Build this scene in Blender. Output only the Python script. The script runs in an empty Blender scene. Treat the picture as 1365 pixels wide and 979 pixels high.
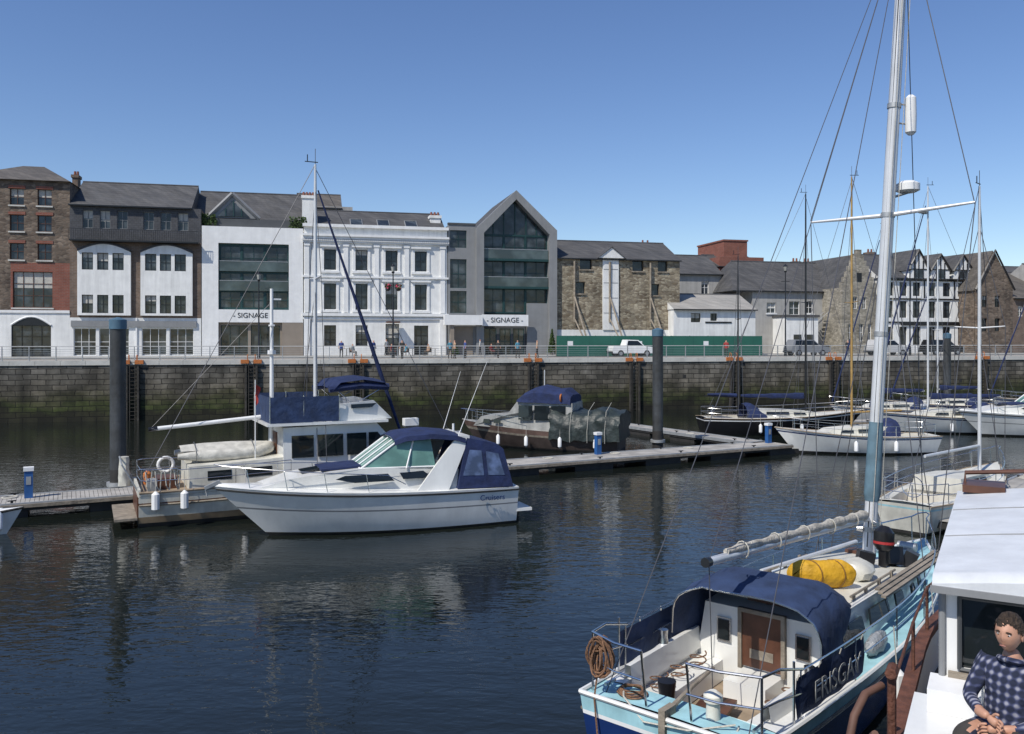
import bpy, bmesh, math, random
from mathutils import Vector, Matrix, Euler, noise as mnoise
random.seed(11)
R=random.random
H=6.3; ZQ=4.7; F=1137.5; CX=682.5; HY=455.0
TH=math.atan(0.24); CT=math.cos(TH); ST=math.sin(TH); D0=93.0
sc=bpy.context.scene
# ------------------------------------------------------------------ materials
def nt(name):
    m=bpy.data.materials.new(name); m.use_nodes=True
    t=m.node_tree; b=t.nodes['Principled BSDF']; return m,t,b
def N(t,k,**kw):
    n=t.nodes.new(k)
    for a,v in kw.items(): setattr(n,a,v)
    return n
def rgba(c,k=1.0): return (c[0]*k,c[1]*k,c[2]*k,1)
def M(name,col,rough=.5,var=.18,scale=2.5,bump=0.0,metal=0.0,coat=0.0,bscale=None,dirt=None,streak=0):
    m,t,b=nt(name)
    tc=N(t,'ShaderNodeTexCoord')
    n=N(t,'ShaderNodeTexNoise'); n.inputs['Scale'].default_value=scale; n.inputs['Detail'].default_value=6
    t.links.new(tc.outputs['Object'],n.inputs['Vector'])
    r=N(t,'ShaderNodeValToRGB'); r.color_ramp.elements[0].position=.3; r.color_ramp.elements[1].position=.7
    d=dirt if dirt else rgba(col,1-var)[:3]
    r.color_ramp.elements[0].color=rgba(d); r.color_ramp.elements[1].color=rgba([min(1,c*(1+var*.4)) for c in col])
    t.links.new(n.outputs['Fac'],r.inputs['Fac']); out=r.outputs['Color']
    if streak:
        mp=N(t,'ShaderNodeMapping'); mp.inputs['Scale'].default_value=(2.2,2.2,.14); t.links.new(tc.outputs['Object'],mp.inputs['Vector'])
        n4=N(t,'ShaderNodeTexNoise'); n4.inputs['Scale'].default_value=1; n4.inputs['Detail'].default_value=7; n4.inputs['Roughness'].default_value=.7; t.links.new(mp.outputs[0],n4.inputs['Vector'])
        mr=N(t,'ShaderNodeMapRange'); mr.inputs[1].default_value=.35; mr.inputs[2].default_value=.6; mr.inputs[3].default_value=1-streak; mr.inputs[4].default_value=1; t.links.new(n4.outputs['Fac'],mr.inputs[0])
        vm=N(t,'ShaderNodeVectorMath',operation='SCALE'); t.links.new(out,vm.inputs[0]); t.links.new(mr.outputs[0],vm.inputs['Scale']); out=vm.outputs[0]
    t.links.new(out,b.inputs['Base Color'])
    b.inputs['Roughness'].default_value=rough; b.inputs['Metallic'].default_value=metal
    b.inputs['Coat Weight'].default_value=coat
    if bump:
        n2=N(t,'ShaderNodeTexNoise'); n2.inputs['Scale'].default_value=bscale or scale*4; n2.inputs['Detail'].default_value=5
        t.links.new(tc.outputs['Object'],n2.inputs['Vector'])
        bp=N(t,'ShaderNodeBump'); bp.inputs['Strength'].default_value=bump; bp.inputs['Distance'].default_value=.05
        t.links.new(n2.outputs['Fac'],bp.inputs['Height']); t.links.new(bp.outputs['Normal'],b.inputs['Normal'])
    return m
def fvec(t,ys=1.0):
    tc=N(t,'ShaderNodeTexCoord'); s=N(t,'ShaderNodeSeparateXYZ'); c=N(t,'ShaderNodeCombineXYZ')
    a=N(t,'ShaderNodeMath',operation='ADD')
    t.links.new(tc.outputs['Object'],s.inputs[0]); t.links.new(s.outputs[0],a.inputs[0]); t.links.new(s.outputs[1],a.inputs[1])
    t.links.new(a.outputs[0],c.inputs[0]); t.links.new(s.outputs[2],c.inputs[1]); return tc,s,c
def BRICK(name,c1,c2,mo,bw,bh,ms=.012,rough=.85,bump=.6,var=.5,nsc=.6,algae=False):
    m,t,b=nt(name); tc,s,c=fvec(t)
    k=N(t,'ShaderNodeTexBrick'); k.inputs['Scale'].default_value=1; k.inputs['Brick Width'].default_value=bw; k.inputs['Row Height'].default_value=bh
    k.inputs['Mortar Size'].default_value=ms; k.inputs['Mortar Smooth'].default_value=.3
    k.inputs['Color1'].default_value=rgba(c1); k.inputs['Color2'].default_value=rgba(c2); k.inputs['Mortar'].default_value=rgba(mo)
    src=c.outputs[0]
    if algae:
        nn=N(t,'ShaderNodeTexNoise'); nn.inputs['Scale'].default_value=1.3; t.links.new(c.outputs[0],nn.inputs['Vector'])
        sb=N(t,'ShaderNodeVectorMath',operation='MULTIPLY_ADD'); sb.inputs[1].default_value=(.35,.14,0); t.links.new(nn.outputs['Color'],sb.inputs[0]); t.links.new(c.outputs[0],sb.inputs[2]); src=sb.outputs[0]
    t.links.new(src,k.inputs['Vector'])
    n=N(t,'ShaderNodeTexNoise'); n.inputs['Scale'].default_value=nsc; n.inputs['Detail'].default_value=8; n.inputs['Roughness'].default_value=.65
    t.links.new(c.outputs[0],n.inputs['Vector'])
    mr=N(t,'ShaderNodeMapRange'); mr.inputs[1].default_value=.3; mr.inputs[2].default_value=.7; mr.inputs[3].default_value=1-var; mr.inputs[4].default_value=1+var*.5
    t.links.new(n.outputs['Fac'],mr.inputs[0])
    mx=N(t,'ShaderNodeVectorMath',operation='SCALE'); t.links.new(k.outputs['Color'],mx.inputs[0]); t.links.new(mr.outputs[0],mx.inputs['Scale'])
    out=mx.outputs[0]
    if algae:
        n3=N(t,'ShaderNodeTexNoise'); n3.inputs['Scale'].default_value=.3; n3.inputs['Detail'].default_value=8; n3.inputs['Roughness'].default_value=.65
        t.links.new(c.outputs[0],n3.inputs['Vector'])
        ml=N(t,'ShaderNodeMath',operation='MULTIPLY_ADD'); ml.inputs[1].default_value=4.0
        t.links.new(n3.outputs['Fac'],ml.inputs[0]); t.links.new(s.outputs[2],ml.inputs[2])
        rr=N(t,'ShaderNodeValToRGB'); e=rr.color_ramp.elements
        mr2=N(t,'ShaderNodeMapRange'); mr2.inputs[1].default_value=1.3; mr2.inputs[2].default_value=6.0; t.links.new(ml.outputs[0],mr2.inputs[0])
        t.links.new(mr2.outputs[0],rr.inputs['Fac'])
        e[0].position=0.0; e[0].color=(.13,.14,.1,1); e[1].position=1; e[1].color=(1,1,1,1)
        x=rr.color_ramp.elements.new(.30); x.color=(.16,.17,.09,1)
        x=rr.color_ramp.elements.new(.42); x.color=(.3,.42,.12,1)
        x=rr.color_ramp.elements.new(.54); x.color=(.5,.52,.3,1)
        x=rr.color_ramp.elements.new(.70); x.color=(.92,.88,.78,1)
        mm=N(t,'ShaderNodeMix',data_type='RGBA',blend_type='MULTIPLY'); mm.inputs[0].default_value=1
        t.links.new(out,mm.inputs[6]); t.links.new(rr.outputs['Color'],mm.inputs[7]); out=mm.outputs[2]
        # vertical run-off stains
        mp=N(t,'ShaderNodeMapping'); mp.inputs['Scale'].default_value=(.9,.09,1); t.links.new(c.outputs[0],mp.inputs['Vector'])
        n5=N(t,'ShaderNodeTexNoise'); n5.inputs['Scale'].default_value=1; n5.inputs['Detail'].default_value=6; t.links.new(mp.outputs[0],n5.inputs['Vector'])
        m5=N(t,'ShaderNodeMapRange'); m5.inputs[1].default_value=.35; m5.inputs[2].default_value=.65; m5.inputs[3].default_value=.5; m5.inputs[4].default_value=1.25; t.links.new(n5.outputs['Fac'],m5.inputs[0])
        v5=N(t,'ShaderNodeVectorMath',operation='SCALE'); t.links.new(out,v5.inputs[0]); t.links.new(m5.outputs[0],v5.inputs['Scale']); out=v5.outputs[0]
    t.links.new(out,b.inputs['Base Color']); b.inputs['Roughness'].default_value=rough
    ad=N(t,'ShaderNodeMath',operation='MULTIPLY_ADD'); ad.inputs[1].default_value=-1.0; t.links.new(k.outputs['Fac'],ad.inputs[0]); t.links.new(n.outputs['Fac'],ad.inputs[2])
    bp=N(t,'ShaderNodeBump'); bp.inputs['Strength'].default_value=bump; bp.inputs['Distance'].default_value=.04
    t.links.new(ad.outputs[0],bp.inputs['Height']); t.links.new(bp.outputs['Normal'],b.inputs['Normal'])
    return m
def RUBBLE(name,ca,cb,cc,mo,sx=2.2,sz=4.5):
    m,t,b=nt(name); tc,s,c=fvec(t)
    mp=N(t,'ShaderNodeVectorMath',operation='MULTIPLY'); mp.inputs[1].default_value=(sx,sz,1); t.links.new(c.outputs[0],mp.inputs[0])
    v=N(t,'ShaderNodeTexVoronoi'); v.inputs['Scale'].default_value=1; v2=N(t,'ShaderNodeTexVoronoi',feature='DISTANCE_TO_EDGE'); v2.inputs['Scale'].default_value=1
    t.links.new(mp.outputs[0],v.inputs['Vector']); t.links.new(mp.outputs[0],v2.inputs['Vector'])
    sr=N(t,'ShaderNodeSeparateColor'); t.links.new(v.outputs['Color'],sr.inputs[0])
    r=N(t,'ShaderNodeValToRGB'); r.color_ramp.elements[0].color=rgba(ca); r.color_ramp.elements[1].color=rgba(cc)
    x=r.color_ramp.elements.new(.5); x.color=rgba(cb); t.links.new(sr.outputs[0],r.inputs['Fac'])
    g=N(t,'ShaderNodeMath',operation='GREATER_THAN'); g.inputs[1].default_value=.045; t.links.new(v2.outputs['Distance'],g.inputs[0])
    n=N(t,'ShaderNodeTexNoise'); n.inputs['Scale'].default_value=.5; n.inputs['Detail'].default_value=7; t.links.new(c.outputs[0],n.inputs['Vector'])
    mr=N(t,'ShaderNodeMapRange'); mr.inputs[1].default_value=.3; mr.inputs[2].default_value=.7; mr.inputs[3].default_value=.6; mr.inputs[4].default_value=1.25; t.links.new(n.outputs['Fac'],mr.inputs[0])
    mx=N(t,'ShaderNodeMix',data_type='RGBA'); mx.inputs[6].default_value=rgba(mo); t.links.new(g.outputs[0],mx.inputs[0]); t.links.new(r.outputs['Color'],mx.inputs[7])
    sl=N(t,'ShaderNodeVectorMath',operation='SCALE'); t.links.new(mx.outputs[2],sl.inputs[0]); t.links.new(mr.outputs[0],sl.inputs['Scale'])
    t.links.new(sl.outputs[0],b.inputs['Base Color']); b.inputs['Roughness'].default_value=.9
    bp=N(t,'ShaderNodeBump'); bp.inputs['Strength'].default_value=.7; bp.inputs['Distance'].default_value=.06
    t.links.new(v2.outputs['Distance'],bp.inputs['Height']); t.links.new(bp.outputs['Normal'],b.inputs['Normal'])
    return m
def GLASS(name,col=(.02,.025,.03),k=3.2,rough=.06,sc_=.9):
    m,t,b=nt(name); tc,s,c=fvec(t)
    v=N(t,'ShaderNodeTexNoise'); v.inputs['Scale'].default_value=sc_; v.inputs['Detail'].default_value=3; t.links.new(c.outputs[0],v.inputs['Vector'])
    r=N(t,'ShaderNodeValToRGB'); r.color_ramp.elements[0].position=.45; r.color_ramp.elements[1].position=.7
    r.color_ramp.elements[0].color=rgba(col); r.color_ramp.elements[1].color=rgba(col,k)
    t.links.new(v.outputs['Fac'],r.inputs['Fac']); t.links.new(r.outputs['Color'],b.inputs['Base Color'])
    b.inputs['Roughness'].default_value=rough; b.inputs['IOR'].default_value=1.5
    n=N(t,'ShaderNodeTexNoise'); n.inputs['Scale'].default_value=.8; t.links.new(c.outputs[0],n.inputs['Vector'])
    bp=N(t,'ShaderNodeBump'); bp.inputs['Strength'].default_value=.15; bp.inputs['Distance'].default_value=.1
    t.links.new(n.outputs['Fac'],bp.inputs['Height']); t.links.new(bp.outputs['Normal'],b.inputs['Normal'])
    return m
white=M('white_render',(.8,.8,.78),.8,.1,1.2,bump=.15,streak=.16)
white2=M('white_paint',(.8,.8,.79),.55,.08,1.5,streak=.08)
gel=M('gelcoat_white',(.78,.78,.75),.25,.1,1.3,coat=.3,streak=.07)
gelold=M('gelcoat_weathered',(.66,.64,.56),.4,.25,2.2,bump=.05,streak=.2)
gelshade=M('gelcoat_shade_grey',(.36,.36,.34),.5,.3,2.2,bump=.05,streak=.25)  # white gelcoat greyed to paint in the tarped cruiser's cabin shade, plus streaks
cream=M('cream_gelcoat',(.68,.66,.58),.4,.18,2,streak=.1)
navy=M('navy_canvas',(.012,.024,.085),.85,.4,3,bump=.5,bscale=6)
navyl=M('faded_navy_canvas',(.024,.045,.11),.85,.4,3,bump=.6,bscale=5)
navyh=M('navy_hull',(.01,.03,.12),.25,.2,2)
bluep=M('blue_paint',(.02,.10,.30),.5,.3,3)
cyan=M('pale_cyan_paint',(.36,.62,.68),.6,.25,3,streak=.15)
blackp=M('black_paint',(.012,.012,.014),.35,.3,3)
boot=M('antifouling_dark',(.03,.028,.026),.7,.4,3)
tealg=M('dark_teal_frame',(.012,.05,.05),.5,.2,3)
steel=M('stainless_steel',(.6,.6,.6),.25,.1,5,metal=1)
galv=M('galvanised_steel',(.42,.43,.43),.5,.2,5,metal=.5)
alu=M('mast_aluminium',(.66,.67,.68),.4,.12,2,metal=.2,streak=.1)
woody=M('varnished_spar',(.38,.24,.08),.4,.25,3)
wood=M('weathered_timber',(.27,.23,.18),.85,.4,4,bump=.4)
decking=M('pontoon_decking',(.38,.36,.33),.85,.35,1.3,bump=.3)
teak=M('teak_deck',(.3,.23,.16),.8,.3,5,bump=.2)
mahog=M('mahogany',(.11,.045,.025),.4,.4,4)
rust=M('rust_paint',(.13,.05,.03),.75,.5,8,bump=.4)
orange=M('orange_paint',(.5,.16,.04),.7,.35,6)
yellow=M('yellow_bag',(.62,.34,.015),.65,.25,5,bump=.8,bscale=7)
rope=M('rope',(.26,.14,.08),.9,.5,30,bump=.6)
ropew=M('rope_pale',(.5,.48,.42),.9,.3,30)
rig=M('rigging_wire',(.1,.1,.11),.5,.2,5,metal=.3)
concrete=M('concrete',(.36,.34,.31),.85,.3,1.5,bump=.3,streak=.3)
coping=M('coping_stone',(.55,.54,.5),.85,.2,.8,bump=.3)
asphalt=M('asphalt',(.06,.06,.06),.9,.2,3)
paving=M('paving',(.33,.31,.28),.85,.2,1.2)
pile_m=M('steel_pile',(.055,.06,.065),.55,.45,1.6,bump=.3,dirt=(.03,.03,.028),streak=.3)
pilecap=M('pile_cap',(.07,.14,.2),.6,.2,3)
slate=BRICK('slate_roof',(.075,.075,.078),(.1,.097,.095),(.04,.04,.04),.5,.28,.01,.75,.5,.45,.8)
slate2=BRICK('slate_roof_brown',(.1,.09,.08),(.13,.115,.1),(.055,.05,.045),.5,.28,.01,.8,.5,.45,.8)
tinroof=BRICK('pale_slate_roof',(.3,.29,.27),(.36,.34,.31),(.2,.19,.18),.5,.35,.01,.8,.3,.25,.6)
slatehung=BRICK('slate_hung',(.06,.062,.07),(.08,.082,.09),(.035,.035,.04),.4,.22,.01,.7,.5,.3,.8)
brown=BRICK('brown_brick',(.14,.095,.07),(.19,.13,.095),(.19,.17,.15),.45,.15,.018,.9,.4,.4,.9)
redb=BRICK('red_brick',(.22,.07,.045),(.26,.09,.06),(.2,.14,.12),.45,.15,.015,.9,.4,.25,.9)
ashlar=BRICK('harbour_wall_stone',(.09,.085,.073),(.19,.175,.15),(.035,.032,.028),1.05,.42,.03,.92,1.0,.6,.6,algae=True)
rub=RUBBLE('rubble_stone',(.15,.115,.075),(.28,.235,.165),(.42,.37,.27),(.2,.17,.13))
rubd=RUBBLE('dark_rubble',(.09,.065,.05),(.155,.115,.085),(.22,.17,.13),(.13,.11,.09))
rubg=RUBBLE('grey_rubble',(.2,.18,.14),(.32,.29,.23),(.4,.36,.29),(.25,.23,.2))
greyc=M('grey_cladding',(.24,.245,.25),.6,.1,1,streak=.1)
greyd=M('dark_grey_cladding',(.07,.075,.08),.6,.15,1)
taupe=M('taupe_render',(.26,.22,.18),.8,.12,1)
greyr=M('grey_render',(.4,.39,.37),.85,.15,1.2,streak=.2)
glass=GLASS('window_glass'); glassb=GLASS('curtain_glass',(.022,.026,.028),4.5,.05,.6)
balg=GLASS('balcony_glass_mat',(.045,.06,.06),2.2,.08,.5)
bglass=GLASS('boat_glass',(.012,.016,.018),1.2,.04)
wsglass=GLASS('tinted_windscreen',(.1,.2,.17),1.5,.06,2)
vinyl=GLASS('clear_vinyl',(.05,.07,.13),2.5,.15,2.5)
blind=M('window_blinds',(.5,.48,.43),.9,.2,3)
tarp=M('green_tarp',(.026,.036,.034),.5,.5,2.5,bump=.9,bscale=4)
hoard=BRICK('green_hoarding',(.02,.12,.085),(.024,.13,.09),(.012,.08,.06),2.4,6,.02,.6,.3,.12,.5)
leaf=M('leaves',(.05,.09,.02),.8,.6,9); flowr=M('flowers',(.5,.06,.12),.8,.4,9)
skin=M('skin',(.5,.27,.18),.55,.12,14); hairm=M('hair_brown',(.05,.032,.02),.8,.5,40,bump=.9,bscale=50)
denim=M('dark_trousers',(.05,.045,.04),.9,.3,12,bump=.3)
rubber=M('rubber',(.02,.02,.02),.7,.3,5)
def plaid():
    m,t,b=nt('plaid_shirt'); tc=N(t,'ShaderNodeTexCoord'); s=N(t,'ShaderNodeSeparateXYZ'); t.links.new(tc.outputs['Object'],s.inputs[0])
    sm=N(t,'ShaderNodeMath',operation='ADD'); t.links.new(s.outputs[0],sm.inputs[0]); t.links.new(s.outputs[1],sm.inputs[1])
    outs=[]
    for src,f in ((sm.outputs[0],110),(s.outputs[2],110)):
        a=N(t,'ShaderNodeMath',operation='MULTIPLY'); a.inputs[1].default_value=f; t.links.new(src,a.inputs[0])
        q=N(t,'ShaderNodeMath',operation='SINE'); t.links.new(a.outputs[0],q.inputs[0]); outs.append(q.outputs[0])
    a=N(t,'ShaderNodeMath',operation='ADD'); t.links.new(outs[0],a.inputs[0]); t.links.new(outs[1],a.inputs[1])
    h=N(t,'ShaderNodeMapRange'); h.inputs[1].default_value=-2; h.inputs[2].default_value=2; t.links.new(a.outputs[0],h.inputs[0])
    r=N(t,'ShaderNodeValToRGB'); e=r.color_ramp.elements; e[0].color=(.015,.02,.045,1); e[0].position=.4; e[1].color=(.28,.28,.33,1); e[1].position=.95
    x=e.new(.65); x.color=(.05,.06,.13,1)
    t.links.new(h.outputs[0],r.inputs['Fac']); t.links.new(r.outputs['Color'],b.inputs['Base Color']); b.inputs['Roughness'].default_value=.9
    n=N(t,'ShaderNodeTexNoise'); n.inputs['Scale'].default_value=9; t.links.new(tc.outputs['Object'],n.inputs['Vector'])
    bp=N(t,'ShaderNodeBump'); bp.inputs['Strength'].default_value=.9; bp.inputs['Distance'].default_value=.05; t.links.new(n.outputs['Fac'],bp.inputs['Height']); t.links.new(bp.outputs[0],b.inputs['Normal'])
    return m
plaidm=plaid()
def water_mat():
    m,t,b=nt('water'); tc=N(t,'ShaderNodeTexCoord')
    mp=N(t,'ShaderNodeMapping'); mp.inputs['Rotation'].default_value=(0,0,.25); mp.inputs['Scale'].default_value=(.7,1.35,1)
    t.links.new(tc.outputs['Object'],mp.inputs['Vector'])
    def no(s,d,dist=0):
        n=N(t,'ShaderNodeTexNoise'); n.inputs['Scale'].default_value=s; n.inputs['Detail'].default_value=d; n.inputs['Distortion'].default_value=dist
        t.links.new(mp.outputs[0],n.inputs['Vector']); return n.outputs['Fac']
    b1=N(t,'ShaderNodeBump'); b1.inputs['Strength'].default_value=1; b1.inputs['Distance'].default_value=.0075; t.links.new(no(4.6,2,.4),b1.inputs['Height'])
    b2=N(t,'ShaderNodeBump'); b2.inputs['Strength'].default_value=1; b2.inputs['Distance'].default_value=.017; t.links.new(no(1.5,2,.3),b2.inputs['Height']); t.links.new(b1.outputs[0],b2.inputs['Normal'])
    b3=N(t,'ShaderNodeBump'); b3.inputs['Strength'].default_value=1; b3.inputs['Distance'].default_value=.03; t.links.new(no(.2,2),b3.inputs['Height']); t.links.new(b2.outputs[0],b3.inputs['Normal'])
    t.links.new(b3.outputs[0],b.inputs['Normal'])
    b.inputs['Base Color'].default_value=(.010,.013,.011,1); b.inputs['Roughness'].default_value=.03; b.inputs['IOR'].default_value=1.4
    return m
waterm=water_mat()
# ------------------------------------------------------------------ mesh lib
class MB:
    def __init__(s): s.v=[]; s.f=[]
    def add(s,vs,fs):
        k=len(s.v); s.v+= [tuple(v) for v in vs]; s.f+=[tuple(i+k for i in f) for f in fs]
    def box(s,x0,x1,y0,y1,z0,z1):
        s.add([(x0,y0,z0),(x1,y0,z0),(x1,y1,z0),(x0,y1,z0),(x0,y0,z1),(x1,y0,z1),(x1,y1,z1),(x0,y1,z1)],
              [(0,3,2,1),(4,5,6,7),(0,1,5,4),(1,2,6,5),(2,3,7,6),(3,0,4,7)])
    def obox(s,c,size,rot=(0,0,0)):
        m=Euler(rot).to_matrix(); vs=[]
        for dz in(-.5,.5):
            for dx,dy in((-.5,-.5),(.5,-.5),(.5,.5),(-.5,.5)):
                vs.append(Vector(c)+m@Vector((dx*size[0],dy*size[1],dz*size[2])))
        s.add(vs,[(0,3,2,1),(4,5,6,7),(0,1,5,4),(1,2,6,5),(2,3,7,6),(3,0,4,7)])
    def tube(s,pts,r,n=8,cap=True):
        pts=[Vector(p) for p in pts]; rs=r if isinstance(r,(list,tuple)) else [r]*len(pts)
        rings=[]
        up=None
        for i,p in enumerate(pts):
            d=(pts[min(i+1,len(pts)-1)]-pts[max(i-1,0)]).normalized()
            if up is None: up=Vector((0,0,1)) if abs(d.z)<.9 else Vector((1,0,0))
            a=d.cross(up).normalized(); b=a.cross(d).normalized(); up=b
            rings.append([p+(a*math.cos(2*math.pi*k/n)+b*math.sin(2*math.pi*k/n))*rs[i] for k in range(n)])
        vs=[v for g in rings for v in g]; fs=[]
        for i in range(len(pts)-1):
            for k in range(n): fs.append((i*n+k,i*n+(k+1)%n,(i+1)*n+(k+1)%n,(i+1)*n+k))
        if cap: fs.append(tuple(range(n))[::-1]); fs.append(tuple((len(pts)-1)*n+k for k in range(n)))
        s.add(vs,fs)
    def loft(s,rows,close=False,cap=False):
        n=len(rows[0]); vs=[v for r in rows for v in r]; fs=[]
        for i in range(len(rows)-1):
            for k in range(n if close else n-1):
                fs.append((i*n+k,i*n+(k+1)%n,(i+1)*n+(k+1)%n,(i+1)*n+k))
        if cap: fs.append(tuple(range(n))); fs.append(tuple((len(rows)-1)*n+k for k in range(n)))
        s.add(vs,fs)
    def prism(s,poly,ax,c0,c1):
        def P(a,b,c): return {'y':(a,c,b),'x':(c,a,b),'z':(a,b,c)}[ax]
        n=len(poly); vs=[P(a,b,c0) for a,b in poly]+[P(a,b,c1) for a,b in poly]
        fs=[tuple(range(n)),tuple(range(n,2*n))[::-1]]+[(k,(k+1)%n,n+(k+1)%n,n+k) for k in range(n)]
        s.add(vs,fs)
    def poly(s,pts): s.add(pts,[tuple(range(len(pts)))])
    def ell(s,c,r,seg=14,rings=9,fn=None):
        vs=[];fs=[]
        for i in range(rings+1):
            ph=math.pi*i/rings
            for k in range(seg):
                a=2*math.pi*k/seg; v=Vector((math.sin(ph)*math.cos(a),math.sin(ph)*math.sin(a),math.cos(ph)))
                if fn: v=fn(v)
                vs.append((c[0]+v[0]*r[0],c[1]+v[1]*r[1],c[2]+v[2]*r[2]))
        for i in range(rings):
            for k in range(seg): fs.append((i*seg+k,i*seg+(k+1)%seg,(i+1)*seg+(k+1)%seg,(i+1)*seg+k))
        s.add(vs,fs)
class O:
    def __init__(s,name,loc=(0,0,0),rz=0,tilt=(0,0)):
        s.e=bpy.data.objects.new(name,None); sc.collection.objects.link(s.e)
        s.e.location=loc; s.e.rotation_euler=(tilt[0],tilt[1],rz); s.e.empty_display_size=.2; s.p={}
    def p_(s,name,mat):
        if name not in s.p: s.p[name]=(MB(),mat)
        return s.p[name][0]
    __call__=p_
    def text(s,txt,size,loc,rot,mat,ext=.01,name='lettering',align='CENTER'):
        c=bpy.data.curves.new(name,'FONT'); c.body=txt; c.size=size; c.extrude=ext; c.align_x=align; c.align_y='CENTER'
        ob=bpy.data.objects.new(name,c); sc.collection.objects.link(ob); ob.location=loc; ob.rotation_euler=rot; c.materials.append(mat); ob.parent=s.e; return ob
    def done(s,bevel=0):
        for name,(mb,mat) in s.p.items():
            if not mb.v: continue
            me=bpy.data.meshes.new(name); me.from_pydata([tuple(v) for v in mb.v],[],mb.f)
            bm=bmesh.new(); bm.from_mesh(me)
            bmesh.ops.remove_doubles(bm,verts=bm.verts,dist=1e-5)
            bmesh.ops.recalc_face_normals(bm,faces=bm.faces)
            for f in bm.faces: f.smooth=True
            for e in bm.edges:
                if len(e.link_faces)!=2 or e.calc_face_angle(3)>.65: e.smooth=False
            bm.to_mesh(me); bm.free()
            me.materials.append(mat)
            ob=bpy.data.objects.new(name,me); sc.collection.objects.link(ob); ob.parent=s.e
        return s
def cabin(mb,prof,yf):
    n=len(prof); vs=[(x,yf(x,z),z) for x,z in prof]+[(x,-yf(x,z),z) for x,z in prof]
    mb.add(vs,[tuple(range(n)),tuple(range(n,2*n))[::-1]]+[(k,(k+1)%n,n+(k+1)%n,n+k) for k in range(n)])
def YF(w0,t=0,z0=0,c=0,x0=0,q=0):
    return lambda x,z: max(.02,w0-t*(z-z0)-c*max(0,x-x0)-q*max(0,x-x0)**2)
def sidewin(mb,poly,yf,off=.014,sides=(1,-1)):
    n=len(poly)
    for sg in sides:
        a=[(x,sg*(yf(x,z)+off),z) for x,z in poly]; b=[(x,sg*(yf(x,z)-.02),z) for x,z in poly]
        mb.add(a+b,[tuple(range(n))]+[(k,(k+1)%n,n+(k+1)%n,n+k) for k in range(n)])
def strip(mb,p1,p2,f0,f1,g0,g1,yf,off=.02):
    (x1,z1),(x2,z2)=p1,p2; d=Vector((x2-x1,0,z2-z1)).normalized(); nrm=Vector((-d.z,0,d.x))
    if nrm.z<0 and abs(nrm.z)>.2: nrm=-nrm
    pts=[]
    for f,g in((f0,g0),(f0,g1),(f1,g1),(f1,g0)):
        x=x1+(x2-x1)*f; z=z1+(z2-z1)*f; pts.append(Vector((x,g*yf(x,z),z))+nrm*off)
    mb.poly(pts); q=[p-nrm*(off+.01) for p in pts]
    mb.add(pts+q,[(k,(k+1)%4,4+(k+1)%4,4+k) for k in range(4)])
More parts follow.
